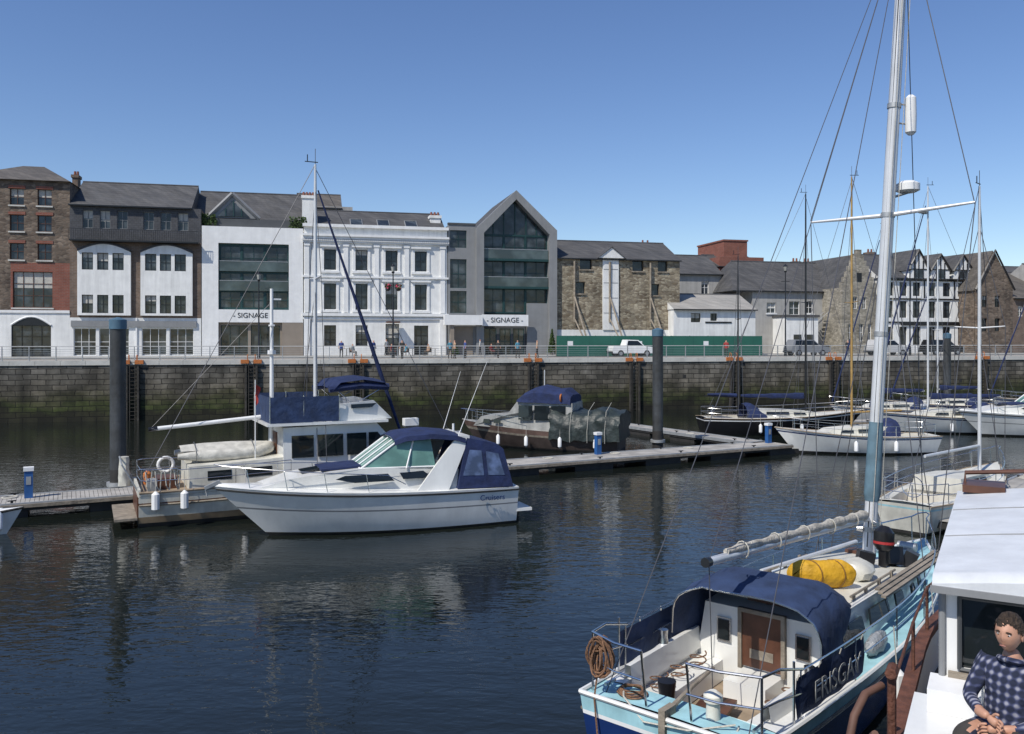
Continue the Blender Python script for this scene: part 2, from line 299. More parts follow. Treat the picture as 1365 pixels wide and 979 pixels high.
class Hull:
    def __init__(s,o,L,B,F0,F1,tw=.7,rake=1.0,p=2.2,tm=.4,wl=.78,mats=None,bands=None,n=26,sheerdip=0,trake=0):
        s.L,s.B,s.F0,s.F1,s.tw,s.rake,s.p,s.tm,s.wl,s.dip,s.tr=L,B,F0,F1,tw,rake,p,tm,wl,sheerdip,trake
        s.o=o; s.n=n; bands=bands or [(0,.08,'boot',boot),(.08,1.0,'topsides',gel)]
        for (a,b,nm,mt) in [(-1,0,'underwater',boot)]+bands:
            mb=o(nm,mt); k=5 if a>=0 and b-a>.3 else 2
            hs=[a+(b-a)*i/k for i in range(k+1)]
            for sg in (1,-1):
                mb.loft([[s.pt(t/n,h,sg) for h in hs] for t in range(n+1)])
            mb.loft([[(s.pt(0,h,1)[0],s.pt(0,h,1)[1]*g/4,s.pt(0,h,1)[2]) for h in hs] for g in (-4,-2,0,2,4)])
    def b(s,t):
        if t<s.tm: return s.B/2*(s.tw+(1-s.tw)*math.sin(math.pi/2*t/s.tm))
        return s.B/2*max(0.0,1-((t-s.tm)/(1-s.tm))**s.p)
    def zs(s,t): return s.F0+(s.F1-s.F0)*t**1.8-s.dip*math.sin(math.pi*t)
    def pt(s,t,h,sg):
        z=s.zs(t)
        if h>=0:
            zz=z*h; ww=s.wl*(1-.45*t*t); w=s.b(t)*(ww+(1-ww)*h**.7)
        else:
            zz=h*.45; w=s.b(t)*s.wl*(1-.45*t*t)*(1+h*.9)
        x=t*(s.L-s.rake*(1-max(h,0))) - s.tr*(1-t)**6*(max(h,0)-0)
        return (x,sg*w,zz)
    def y(s,x): return s.b(min(1,max(0,x/s.L)))
    def z(s,x): return s.zs(min(1,max(0,x/s.L)))
    def deck(s,mat,x0=0,x1=None,dz=-.01,crown=.05,name='deck',inset=0):
        mb=s.o(name,mat); x1=x1 or s.L; rows=[]
        for i in range(25):
            x=x0+(x1-x0)*i/24; w=max(.001,s.y(x)-inset); z=s.z(x)+dz
            rows.append([(x,w*g,z+crown*(1-g*g)) for g in (-1,-.5,0,.5,1)])
        mb.loft(rows)
    def well(s,mat,fmat,x0,x1,side,zf,name='cockpit'):
        mb=s.o(name,mat); fl=s.o(name+'_sole',fmat); k=8
        xs=[x0+(x1-x0)*i/k for i in range(k+1)]
        for sg in(1,-1):
            mb.loft([[(x,sg*s.y(x),s.z(x)-.01),(x,sg*(s.y(x)-side),s.z(x)+.03),(x,sg*(s.y(x)-side-.03),zf)] for x in xs])
        fl.loft([[(x,-(s.y(x)-side),zf+.004),(x,s.y(x)-side,zf+.004)] for x in xs])
        for x in(x0,x1):
            w=s.y(x)-side; mb.poly([(x,-w-.02,zf),(x,w+.02,zf),(x,w+.02,s.z(x)+.03),(x,-w-.02,s.z(x)+.03)])
    def rail(s,name,mat,r=.03,h=1.0,dz=0,out=.0,x0=0,x1=None,n=5):
        mb=s.o(name,mat); x1=x1 or s.L
        for sg in(1,-1):
            pts=[]
            for i in range(30):
                t=(x0+(x1-x0)*i/29)/s.L; P=s.pt(t,h,sg); pts.append((P[0],P[1]+sg*out,P[2]+dz))
            mb.tube(pts,r,n)
    def lifelines(s,x0,x1,ht=.6,step=1.6,ins=.06,mat=None,levels=(1,.5),sides=(1,-1)):
        mb=s.o('guard_rails',mat or steel); n=max(2,int((x1-x0)/step)); 
        for sg in sides:
            for i in range(n+1):
                x=x0+(x1-x0)*i/n; y=sg*max(0,s.y(x)-ins); mb.tube([(x,y,s.z(x)),(x,y,s.z(x)+ht)],.013,5)
            for lv in levels:
                mb.tube([(x0+(x1-x0)*i/16,sg*max(0,s.y(x0+(x1-x0)*i/16)-ins),s.z(x0+(x1-x0)*i/16)+ht*lv) for i in range(17)],.011 if lv<1 else .014,5)
    def pulpit(s,x0,ht=.65,mat=None,xe=None):
        mb=s.o('pulpit',mat or steel); L=xe or s.L+.1
        pts=[]
        for i in range(9):
            a=i/8*2-1; x=L-(L-x0)*abs(a)**1.6; y=(1 if a>0 else -1)*max(.12*min(1,abs(a)*4),s.y(x)-.05) if abs(a)>.01 else 0
            pts.append((x,y,s.z(x)+ht))
        mb.tube(pts,.016,6)
        for i in(0,2,6,8): x,y,z=pts[i]; mb.tube([(x,y,z),(min(x,s.L-.15),y*.9,z-ht)],.014,5)
    def pushpit(s,x1,ht=.65,mat=None):
        mb=s.o('pushpit',mat or steel)
        for lv in(1,.5):
            w0=s.y(x1)-.06; w=s.y(0)-.06
            mb.tube([(x1,w0,s.z(x1)+ht*lv),(.25,w,s.z(0)+ht*lv),(.06,w*.85,s.z(0)+ht*lv),(.02,0,s.z(0)+ht*lv),(.06,-w*.85,s.z(0)+ht*lv),(.25,-w,s.z(0)+ht*lv),(x1,-w0,s.z(x1)+ht*lv)],.016,6)
        for x,y in((x1,w0),(.08,w*.85),(.08,-w*.85),(x1,-w0)): mb.tube([(x,y,s.z(x)),(x,y,s.z(x)+ht)],.014,5)
def heading(p,q): return math.atan2(q[1]-p[1],q[0]-p[0])
def fender(o,x,y,z,mat,l=.55,r=.11,name='fender'):
    mb=o(name,mat); mb.tube([(x,y,z-l/2-.04),(x,y,z-l/2+.05),(x,y,z+l/2-.05),(x,y,z+l/2+.05)],[.03,r,r,.03],9)
    o('fender_lines',ropew).tube([(x,y,z+l/2),(x,y*.97,z+l/2+.7)],.01,4)
# ------------------------------------------------------------------ world, camera, light
cam=bpy.data.cameras.new('camera'); co=bpy.data.objects.new('camera',cam); sc.collection.objects.link(co)
co.location=(0,0,H); co.rotation_euler=(math.pi/2,0,0); cam.lens=30; cam.sensor_width=36; cam.shift_y=-34.5/1365; cam.clip_end=4000; cam.clip_start=.1; sc.camera=co
sd=Vector((-.55,-.62,1.0)).normalized(); el=math.asin(sd.z)
w=bpy.data.worlds.new('World'); sc.world=w; w.use_nodes=True; t=w.node_tree; bg=t.nodes['Background']
sky=t.nodes.new('ShaderNodeTexSky'); sky.sky_type='NISHITA'; sky.sun_disc=False; sky.sun_elevation=el; sky.sun_rotation=math.atan2(sd.x,sd.y)
sky.air_density=1.0; sky.dust_density=.1; sky.ozone_density=3.2; sky.altitude=0
hs=t.nodes.new('ShaderNodeHueSaturation'); hs.inputs['Saturation'].default_value=1.12; hs.inputs['Hue'].default_value=.51
t.links.new(sky.outputs[0],hs.inputs['Color']); t.links.new(hs.outputs[0],bg.inputs[0]); bg.inputs[1].default_value=.125
sl=bpy.data.lights.new('sun','SUN'); sl.energy=4.5; sl.angle=math.radians(.5); sl.color=(1,.95,.86)
so=bpy.data.objects.new('sun',sl); sc.collection.objects.link(so); so.rotation_euler=sd.to_track_quat('Z','Y').to_euler(); so.location=(-20,-20,40)
sc.view_settings.view_transform='Standard'; sc.view_settings.look='None'; sc.view_settings.exposure=0
# ------------------------------------------------------------------ harbour setting (terrace frame: s along, off back)
def W(s,off,z=ZQ): return (s*CT-off*ST, D0+s*ST+off*CT, z)
def S(px,off=0):
    u=(px-CX)/F; return (D0*u+u*off*CT+off*ST)/(CT-u*ST)
def Yd(px,off=0): return D0+S(px,off)*ST+off*CT
def Zf(py,px,off=0): return H-(py-HY)/F*Yd(px,off)-ZQ
o=O('water'); o('water_surface',waterm).poly([(-900,-600,0),(900,-600,0),(900,900,0),(-900,900,0)]); o.done()
QO=-17.5
o=O('ground',W(0,0,0),TH); o('land',asphalt).box(-1400,1400,QO+.5,2500,-3,ZQ-.02); o.done()
o=O('promenade',W(0,0),TH); o('paving',paving).box(-400,400,QO+.45,-8,-.3,0.0); o('pavement',paving).box(-400,400,-3.2,60,-.2,.1); o('kerb',coping).box(-400,400,-3.4,-3.2,-.2,.105)
for i in range(-30,40): o('line',white2).box(i*5,i*5+2.5,-5.8,-5.7,-.02,-.012)
o.done()
o=O('road',W(0,0),TH); o('surface',asphalt).box(-400,400,-8,-3.4,-.2,-.016); o.done()
o=O('harbour_wall',W(0,0,0),TH); o('stonework',ashlar).box(-260,300,QO,QO+.5,-3,ZQ-.3)
c=o('coping',coping); x=-260
while x<300: c.box(x,x+1.78,QO-.08,QO+.45,ZQ-.3,ZQ+.06+R()*.01); x+=1.8
x=-90
while x<110:
    if R()<.35: zz=1.4+R()*2; o('outfalls',boot).box(x,x+.35,QO-.01,QO+.05,zz,zz+.35)
    x+=6
o.done()
o=O('promenade_railing',W(0,QO+.25),TH); m=o('posts',galv); r_=o('rails',galv); x=-75
while x<110:
    m.box(x-.03,x+.03,-.05,.05,.04,1.15); m.box(x-.06,x+.06,-.09,.09,.04,.1); x+=1.9
for z in(.25,.42,.59,.76,.93): r_.box(-75,110,-.012,.012,z,z+.022)
o('handrail',M('handrail_pale',(.55,.54,.52),.5)).box(-75,110,-.05,.05,1.15,1.21); o.done()
ladm=M('ladder_timber',(.05,.045,.038),.85,.5,3,bump=.3)
for px in(177,335,477,710,845,978,1110,1308):
    s0=S(px,QO); o=O('quay_ladder',W(s0,QO-.1,0),TH)
    for dx in(-.2,.2): o('stiles',ladm).box(dx-.03,dx+.03,-.12,-.06,-.5,ZQ)
    for k in range(16): o('rungs',ladm).box(-.2,.2,-.105,-.075,.1+k*.3,.14+k*.3)
    for dx in(-.42,.42): o('fender_timbers',ladm).box(dx-.08,dx+.08,-.2,0,-.5,ZQ-.4)
    for dx in(-.5,.5): o('orange_top',orange).box(dx-.32,dx+.32,-.14,.2,ZQ-.22,ZQ+.09)
    for dx in(-.3,.3): o('orange_hoops',orange).tube([(dx,0,ZQ),(dx,0,ZQ+.4),(dx,.1,ZQ+.5),(dx,.3,ZQ+.5),(dx,.4,ZQ)],.028,6)
    o.done()
def lamp(px,pt,off=-9,basket=True):
    s0=S(px,off); h=Zf(pt,px,off); o=O('street_lamp',W(s0,off),TH); p=o('post',blackp)
    p.tube([(0,0,0),(0,0,.3),(0,0,.9),(0,0,1),(0,0,h-.9)],[.16,.15,.12,.08,.055],10); p.box(-.5,.5,-.03,.03,h-1.9,h-1.84)
    p.tube([(0,0,h-.9),(0,0,h-.75)],[.12,.16],8); o('lantern',GLASS('lantern_glass',(.3,.3,.27),1.4)).tube([(0,0,h-.75),(0,0,h-.25)],[.13,.22],6); p.tube([(0,0,h-.25),(0,0,h-.1),(0,0,h)],[.27,.1,.02],6)
    if basket:
        for dx in(-.5,.5):
            for k in range(60):
                a=R()*6.28; rr=R()**.5*.32; z=h-2.35+R()*.4; c=(dx+rr*math.cos(a),rr*math.sin(a),z); m=o('flowers' if k%2 else 'basket_leaves',flowr if k%2 else leaf)
                m.obox(c,(.13,.13,.02),(R()*3,R()*3,R()*3))
            o('basket',boot).ell((dx,0,h-2.4),(.25,.25,.2),10,6)
    o.done()
lamp(524,352); lamp(1047,352,-9,False); lamp(345,362,-9,False); lamp(1213,350,-9,False)
# ------------------------------------------------------------------ buildings
class Bld(O):
    def __init__(s,name,p0,p1,off=0,depth=10):
        s.off=off; s.s0=S(p0,off); s.pc=(p0+p1)/2; s.D=depth
        super().__init__(name,W(s.s0,off),TH); s.w=s.X(p1)
    def X(s,px): return S(px,s.off)-s.s0
    def Z(s,py): return Zf(py,s.pc,s.off)
    def wall(s,a,b,zb,zt,holes,mat,name='walls',fr=None,gl=None,y=0,t=.24,nx=2,nz=2,fw=.06,sill=None):
        x0,x1=s.X(a),s.X(b); hs=[]
        for h in holes:
            hs.append((s.X(h[0]),s.X(h[1]),max(zb+.01,s.Z(h[3])),min(zt-.01,s.Z(h[2]))))
        xs=sorted({x0,x1}|{v for h in hs for v in h[:2]}); zs=sorted({zb,zt}|{v for h in hs for v in h[2:]})
        mb=s(name,mat)
        for i in range(len(xs)-1):
            for j in range(len(zs)-1):
                cx=(xs[i]+xs[i+1])/2; cz=(zs[j]+zs[j+1])/2
                if xs[i+1]-xs[i]<1e-4 or zs[j+1]-zs[j]<1e-4: continue
                if not any(h[0]<cx<h[1] and h[2]<cz<h[3] for h in hs):
                    mb.poly([(xs[i],y,zs[j]),(xs[i+1],y,zs[j]),(xs[i+1],y,zs[j+1]),(xs[i],y,zs[j+1])])
        mb.poly([(x0,y,zb),(x0,y+t+.06,zb),(x0,y+t+.06,zt),(x0,y,zt)]); mb.poly([(x1,y,zb),(x1,y+t+.06,zb),(x1,y+t+.06,zt),(x1,y,zt)])
        mb.poly([(x0,y,zt),(x1,y,zt),(x1,y+t+.06,zt),(x0,y+t+.06,zt)]); mb.poly([(x0,y,zb),(x1,y,zb),(x1,y+t+.06,zb),(x0,y+t+.06,zb)])
        g=s('glazing',gl or glass); f=s('window_frames' if fr is None else 'frames_'+fr.name,fr or white2)
        for i,(a0,a1,b0,b1) in enumerate(hs):
            for q in([(a0,b0),(a0,b1)],[(a1,b0),(a1,b1)],[(a0,b0),(a1,b0)],[(a0,b1),(a1,b1)]):
                (u0,v0),(u1,v1)=q; mb.poly([(u0,y,v0),(u1,y,v1),(u1,y+t,v1),(u0,y+t,v0)])
            g.poly([(a0,y+t,b0),(a1,y+t,b0),(a1,y+t,b1),(a0,y+t,b1)])
            if gl is None and R()<.35:
                dd=(.2+.4*R())*(b1-b0); s('blinds',blind).poly([(a0+fw,y+t-.003,b1-dd),(a1-fw,y+t-.003,b1-dd),(a1-fw,y+t-.003,b1-fw),(a0+fw,y+t-.003,b1-fw)])
            yy0,yy1=y+t-.07,y+t-.005
            f.box(a0+.003,a0+fw,yy0,yy1,b0+.003,b1-.003); f.box(a1-fw,a1-.003,yy0,yy1,b0+.003,b1-.003)
            f.box(a0+fw,a1-fw,yy0,yy1,b0+.003,b0+fw); f.box(a0+fw,a1-fw,yy0,yy1,b1-fw,b1-.003)
            for k in range(1,nx): xx=a0+(a1-a0)*k/nx; f.box(xx-.022,xx+.022,yy0+.01,yy1,b0+fw,b1-fw)
            for k in range(1,nz): zz=b0+(b1-b0)*k/nz; f.box(a0+fw,a1-fw,yy0+.015,yy1-.003,zz-.025,zz+.025)
            if sill: s('sills',sill).box(a0-.12,a1+.12,y-.12,y-.003,b0-.16,b0-.02)
        return hs
    def body(s,a,b,zt,mat,name='side_walls',zb=0,y=.31):
        s(name,mat).box(s.X(a)+.004,s.X(b)-.004,y,s.D,zb,zt)
    def gable(s,a,b,ze,zr,mat,y0=-.3,y1=None,name='roof',endmat=None,hipl=0,hipr=0):
        x0,x1=s.X(a),s.X(b); y1=y1 or s.D+.2; ym=(y0+y1)/2
        A=(x0,y0,ze);B=(x1,y0,ze);C=(x1,y1,ze);D=(x0,y1,ze);E=(x0+hipl,ym,zr);G=(x1-hipr,ym,zr)
        mb=s(name,mat); mb.poly([A,B,G,E]); mb.poly([C,D,E,G]); mb.poly([A,B,C,D])
        e=s('gable_ends',endmat or mat) if not(hipl or hipr) else mb
        e.poly([D,A,E]); e.poly([B,C,G])
        s('ridge',slatehung).tube([E,G],.1,6); s('gutter',blackp).box(x0,x1,y0-.1,y0,ze-.1,ze+.03)
    def chimney(s,px,pw,top,yb=4,d=1.2,mat=None,zb=5,pots=3):
        x0,x1=s.X(px-pw/2),s.X(px+pw/2); z=s.Z(top); c=s('chimney',mat or white); c.box(x0,x1,yb,yb+d,zb,z-.3); c.box(x0-.1,x1+.1,yb-.1,yb+d+.1,z-.3,z)
        for k in range(pots): s('chimney_pots',redb).tube([((x0+(x1-x0)*(k+.5)/pots),yb+d/2,z),((x0+(x1-x0)*(k+.5)/pots),yb+d/2,z+.45)],[.14,.11],8)
# a stone warehouse
b=Bld('stone_warehouse',-60,93); zg=b.Z(415); zr_=b.Z(350); ze=b.Z(240)
b.wall(-60,93,0,zg,[(15,68,434,477),(-45,-8,440,477)],white,'ground_floor',fr=blackp,nx=4,nz=3)
xa,xb=b.X(15),b.X(68); zt=b.Z(434); b('fanlight_arch',blackp).prism([(xa+(xb-xa)*k/10, zt+.75*math.sin(math.pi*k/10)) for k in range(11)],'y',-.02,.05)
b('white_archivolt',white2).tube([(xa+(xb-xa)*k/10,-.03,zt+.05+.8*math.sin(math.pi*k/10)) for k in range(11)],.09,6)
b.wall(-60,14,zg,zr_,[(-50,-8,362,410)],rubd,'stone_wing',fr=mahog,nx=4,nz=3,sill=coping)
b.wall(14,93,zg,zr_,[(17,70,362,410)],redb,'red_brick_floor',fr=mahog,nx=4,nz=3,sill=coping)
b.wall(-60,93,zr_,ze,[(c-10,c+9,y-11,y+11) for c in(-32,23,60) for y in(262,297,335)],rubd,'stone_floors',fr=mahog,nx=2,nz=2,sill=redb)
for c in(-32,23,60):
    for y in(262,297,335): b('brick_lintels',redb).box(b.X(c-12),b.X(c+11),-.05,-.004,b.Z(y-11),b.Z(y-15))
b.body(-60,93,ze,rubd); b('roof',slate2).loft([[(b.X(-63),-.4,ze),(b.X(95),-.4,ze),(b.X(95),b.D,ze),(b.X(-63),b.D,ze)],[(b.X(10),4.6,b.Z(209)),(b.X(40),4.6,b.Z(209)),(b.X(40),5.4,b.Z(209)),(b.X(10),5.4,b.Z(209))]],close=True,cap=True)
b('string_course',white2).box(b.X(-60),b.X(93),-.1,-.004,zg-.15,zg+.1); b.done()
# b brick terrace
b=Bld('brick_terrace',93,268); z1=b.Z(424); z2=b.Z(322); z3=b.Z(276)
b.wall(93,268,0,z1,[(98,128,438,474),(132,172,438,474),(189,222,438,474),(226,258,438,474)],white,'shopfront',fr=white2,gl=glassb,nx=3,nz=2)
b('fascia',greyc).box(b.X(95),b.X(262),-.18,-.004,b.Z(436),b.Z(428))
b.wall(93,268,z1,z2,[],brown,'brick_wall')
for (p,q) in((104,175),(188,257)):
    n=[(p+6+k*(q-p-10)/3, p+6+k*(q-p-10)/3+15) for k in range(3)]
    b.wall(p,q,b.Z(421),b.Z(337),[(a,c,338.5,361) for a,c in n]+[(a,c,394,418) for a,c in n],white,'white_bays',fr=blackp,y=-.3,t=.22,nz=2)
    x0,x1=b.X(p),b.X(q); zt=b.Z(337); hh=b.Z(327)-zt
    b('white_bays',white).prism([(x0+(x1-x0)*k/14, zt+hh*math.sin(math.pi*k/14)+.0) for k in range(15)],'y',-.3,-.002)
    b('bay_arch',slatehung).tube([(x0+(x1-x0)*k/14,-.3,zt+.1+hh*math.sin(math.pi*k/14)) for k in range(15)],.1,6)
wn=[(c-7,c+7,282,306) for c in(117,140,163,198,221,244)]
b.wall(93,268,z2,z3,wn,slatehung,'slate_hung_storey',fr=greyc,nz=2)
b('balcony',blackp).box(b.X(95),b.X(266),-.9,-.003,z2-.15,z2); 
for k in range(60): x=b.X(95)+(b.X(266)-b.X(95))*k/59; b('balcony',blackp).box(x-.015,x+.015,-.9,-.87,z2,z2+1)
b('balcony',blackp).box(b.X(95),b.X(266),-.91,-.86,z2+1,z2+1.05)
b.body(93,268,z3,brown); b.gable(92,256,z3,b.Z(233),slate,y1=11,endmat=slate)
b('downpipe',white2).box(b.X(181),b.X(183),-.12,-.01,0,z1); b.chimney(78,8,222,6,1.2,mat=brown,zb=z3,pots=2); b.done()
# c modern white framed
b=Bld('modern_white_building',268,404); zt=b.Z(303)
cols=[292,322,353,385]
b.wall(290,386,b.Z(413),b.Z(325),[(cols[k]+1,cols[k+1]-1,y0,y1) for k in range(3) for y0,y1 in((328,360),(364,386),(389,411))],tealg,'glazed_bay',fr=tealg,gl=glassb,nx=2,nz=2,y=.35,t=.1,fw=.08)
wf=b('white_frame',white2); wf.box(b.X(269),b.X(291),0,.9,0,zt); wf.box(b.X(385),b.X(404),0,.9,b.Z(430),zt); wf.box(b.X(291),b.X(385),0,.9,b.Z(325),zt); wf.box(b.X(291),b.X(385),0,.9,b.Z(430),b.Z(413))
b('stone_piers',taupe).box(b.X(376),b.X(404),.02,.9,0,b.Z(430)); b.wall(291,376,0,b.Z(430),[(294,330,434,473),(334,373,434,473)],taupe,'shopfront',fr=tealg,gl=glassb,nx=3,nz=1,y=.4)
b.text('- SIGNAGE -',.72,(b.X(337),-.02,b.Z(421)),(math.pi/2,0,0),blackp)
for y in(362,388): b('balcony_glass',balg).box(b.X(292),b.X(384),.1,.13,b.Z(y),b.Z(y)+1.0); b('balcony_glass_rail',galv).box(b.X(292),b.X(384),.08,.15,b.Z(y)+1.0,b.Z(y)+1.05)
b.body(269,404,zt-.05,greyd,y=.92)
b('terrace_parapet',greyd).box(b.X(269),b.X(404),.95,1.2,zt-.02,b.Z(291))
g=[(b.X(274),b.Z(289)),(b.X(345),b.Z(289)),(b.X(308),b.Z(256))]
b('upper_gable',greyc).prism([g[0],g[1],g[2]],'y',1.6,8)
q=[(g[0][0]+1.0,g[0][1]+.15),(g[1][0]-1.0,g[1][1]+.15),(g[2][0],g[2][1]-.75)]
b('upper_glazing',glassb).prism(q,'y',1.5,1.595)
for fx in(.25,.5,.75): x=q[0][0]+(q[1][0]-q[0][0])*fx; hh=q[2][1]-q[0][1]; b('upper_bars',tealg).box(x-.05,x+.05,1.42,1.495,q[0][1],q[0][1]+hh*(1-abs(fx-.5)*2)+.02)
for sg,e in((0,g[0]),(1,g[1])): b('gable_verge',greyc).tube([(e[0],1.5,e[1]),(g[2][0],1.5,g[2][1])],.2,4)
b.gable(256,404,b.Z(290),b.Z(243),slate,y0=1.9,y1=12)
for px in(276,397):
    for k in range(160): 
        a=R()*6.28; rr=R()**.4*.9; b('balcony_shrubs',leaf).obox((b.X(px)+rr*math.cos(a),.7+rr*.4*math.sin(a),b.Z(301)+R()*1.1),(.2,.16,.02),(R()*3,R()*3,R()*3))
b.done()
# d georgian
b=Bld('georgian_white_building',404,596); zp=b.Z(302); cc=(440,482,522,561)
W1=[(c-8,c+8,334,361) for c in cc]; W2=[(c-8,c+8,379,413) for c in cc]
W3=[(c-8,c+8,434,462) for c in cc[:2]]+[(514,532,432,474),(552,571,434,474)]
b.wall(405,596,0,b.Z(423),W3,white,'ground_floor',fr=blackp,nz=3)
b.wall(405,596,b.Z(423),zp,W1+W2,white,'upper_walls',fr=blackp,nz=2,t=.3)
tr=b('mouldings',white2); X0,X1=b.X(404),b.X(597)
for y,pj,h in((303,.35,.3),(316,.55,.22),(319,.4,.25),(324,.25,.2),(370,.22,.2),(420,.3,.3),(425,.15,.2)): z=b.Z(y); tr.box(X0-.05,X1+.05,-pj,-.003,z-h/2,z+h/2)
for k in range(75): x=X0+(X1-X0)*k/74; tr.box(x-.08,x+.08,-.38,-.26,b.Z(323),b.Z(321))
for c in cc:
    for (y0,y1) in((334,361),(379,413)):
        x0,x1=b.X(c-8),b.X(c+8); zt,zb=b.Z(y0),b.Z(y1)
        tr.box(x0-.28,x0-.02,-.1,-.003,zb-.1,zt+.1); tr.box(x1+.02,x1+.28,-.1,-.003,zb-.1,zt+.1); tr.box(x0-.4,x1+.4,-.3,-.003,zt+.25,zt+.42); tr.box(x0-.3,x1+.3,-.12,-.003,zt+.1,zt+.25); tr.box(x0-.35,x1+.35,-.22,-.003,zb-.32,zb-.1)
for px in(409,461,502,542,590): 
    tr.box(b.X(px-3),b.X(px+3),-.14,-.005,b.Z(417),b.Z(326)); tr.box(b.X(px-4),b.X(px+4),-.2,-.004,b.Z(330),b.Z(326))
for px in(409,590): tr.box(b.X(px-4),b.X(px+4),-.16,-.003,0,b.Z(426))
b.body(405,596,zp-.3,white); b.gable(404,597,zp-.35,b.Z(272),slate,y0=.9,y1=11,endmat=white)
b('parapet_wall',white).box(X0+.1,X1-.1,.31,.6,zp-.3,zp)
for px in(478,515,553):
    s_=(b.Z(272)-zp+.35)/(5.05)
    b('skylights',glassb).add([(b.X(px-9),1.9,zp-.35+1.0*s_+.1),(b.X(px+7),1.9,zp-.35+1.0*s_+.1),(b.X(px+7),3.6,zp-.35+2.7*s_+.1),(b.X(px-9),3.6,zp-.35+2.7*s_+.1)],[(0,1,2,3)])
    b('skylight_frames',greyc).tube([(b.X(px-9),1.9,zp-.35+1.0*s_+.08),(b.X(px+7),1.9,zp-.35+1.0*s_+.08),(b.X(px+7),3.6,zp-.35+2.7*s_+.08),(b.X(px-9),3.6,zp-.35+2.7*s_+.08),(b.X(px-9),1.9,zp-.35+1.0*s_+.08)],.07,4)
b.chimney(411,17,260,2,1.4,zb=zp-1,pots=4); b.chimney(587,14,278,3.5,1.4,zb=zp-1)
b('door_canopy',mahog).box(b.X(514),b.X(532),-1.3,-.32,b.Z(432)+.1,b.Z(432)+.25)
b.done()
b=Bld('back_terrace_house',395,470,off=9,depth=8); b.body(395,470,b.Z(275),greyr,y=0); b.gable(395,456,b.Z(278),b.Z(252),slate2); b.done()
# e modern grey gable
b=Bld('modern_gabled_building',597,741)
b.wall(597,634,0,b.Z(302),[(600,622,309,332),(600,622,347,385),(600,622,389,418)],greyc,'grey_wing',fr=tealg,gl=glassb,nx=2,nz=2)
b('wing_cap',greyd).box(b.X(597),b.X(634),-.08,.4,b.Z(302)+.01,b.Z(302)+.22)
ap=(b.X(687),b.Z(254)); e0=(b.X(634),b.Z(306)); e1=(b.X(741),b.Z(306))
i0,i1=b.X(644),b.X(731); zi=b.Z(312); ia=(b.X(687),b.Z(266))
fr=b('grey_frame',greyc)
fr.prism([e0,ap,ia,(i0,zi)],'y',-.5,.8); fr.prism([ap,e1,(i1,zi),ia],'y',-.5,.8)
fr.box(e0[0],i0,-.5,.8,0,zi) ; fr.box(i1,e1[0],-.5,.8,0,zi)
fr.prism([(e0[0],zi),(i0,zi),(e0[0],e0[1])],'y',-.5,.8); fr.prism([(i1,zi),(e1[0],zi),(e1[0],e1[1])],'y',-.5,.8)
cl=[644,673,702,731]
b.wall(644,731,b.Z(418),zi,[(cl[k]+.7,cl[k+1]-.7,y0,y1) for k in range(3) for y0,y1 in((314,343),(347,380),(385,417))],tealg,'curtain_wall',fr=tealg,gl=glassb,y=.5,t=.1,nx=2,nz=2,fw=.08)
b('gable_glazing',glassb).prism([(i0,zi+.02),(i1,zi+.02),ia],'y',.6,.8)
for fx in(.17,.33,.5,.67,.83): x=i0+(i1-i0)*fx; b('gable_bars',tealg).box(x-.06,x+.06,.5,.595,zi,zi+(ia[1]-zi)*(1-abs(fx-.5)*2))
for y in(345,382): b('balcony_glass',balg).box(i0+.05,i1-.05,-.1,-.07,b.Z(y),b.Z(y)+1); b('balcony_slabs',tealg).box(i0+.01,i1-.01,-.15,.48,b.Z(y)-.25,b.Z(y)); b('balcony_rails',galv).box(i0+.05,i1-.05,-.12,-.05,b.Z(y)+1,b.Z(y)+1.06)
b('sign_board',white2).box(b.X(641),b.X(702),-.75,-.52,b.Z(435),b.Z(420)); b.text('- SIGNAGE -',.76,(b.X(671),-.77,b.Z(427.5)),(math.pi/2,0,0),blackp)
b('grey_panel',greyc).box(b.X(703),b.X(731)-.01,.1,.45,0,b.Z(404))
b.wall(644,702,0,b.Z(420),[(646,663,438,473),(667,682,438,473),(685,700,438,473)],greyd,'shopfront',fr=tealg,gl=glassb,y=.45,t=.1)
b('wing_canopy',white2).box(b.X(590),b.X(640),-1.4,-.55,b.Z(434),b.Z(421)); b('wing_piers',taupe).box(b.X(598),b.X(603),-1.2,-.6,0,b.Z(434))
b('wing_piers',taupe).box(b.X(606),b.X(630),-.1,-.01,0,b.Z(436)) 
b.body(597,634,b.Z(303),greyd); b.body(634.2,740.8,b.Z(312),greyd,name='rear_block',y=.82)
b('roof',slate).prism([e0,ap,e1],'y',.81,12); b.done()
# f rubble stone warehouse
b=Bld('rubble_stone_warehouse',741,906); ze=b.Z(346)
b.wall(741,906,0,ze,[(773,789,346.5,360),(843,858,347,361),(877,890,347,361),(766,780,377,392),(866,879,378,393)],rub,'stone_walls',fr=blackp,gl=glass,nz=1,nx=1,t=.35,sill=wood)
b.body(741,906,ze,rub,y=.41); b.gable(740,907,ze-.02,b.Z(316),slate,y0=-.25,y1=10,endmat=rub)
b('white_hoist_bay',white).box(b.X(803),b.X(824),-.18,-.003,b.Z(440),b.Z(343)); xm=b.X(813.5)
b('white_hoist_bay',white).prism([(b.X(796),b.Z(345)),(b.X(831),b.Z(345)),(xm,b.Z(331))],'y',-.5,-.19)
b('hoist_roof',slate).prism([(b.X(794),b.Z(346)),(xm,b.Z(329.5)),(b.X(833),b.Z(346)),(b.X(831),b.Z(345)),(xm,b.Z(331)),(b.X(796),b.Z(345))],'y',-.6,3)
for y in(360,378,398,418): b('hoist_joints',greyc).box(b.X(804),b.X(823),-.2,-.181,b.Z(y),b.Z(y)+.06)
b('white_base',white).box(b.X(741),b.X(906),-.05,-.002,0,b.Z(440))
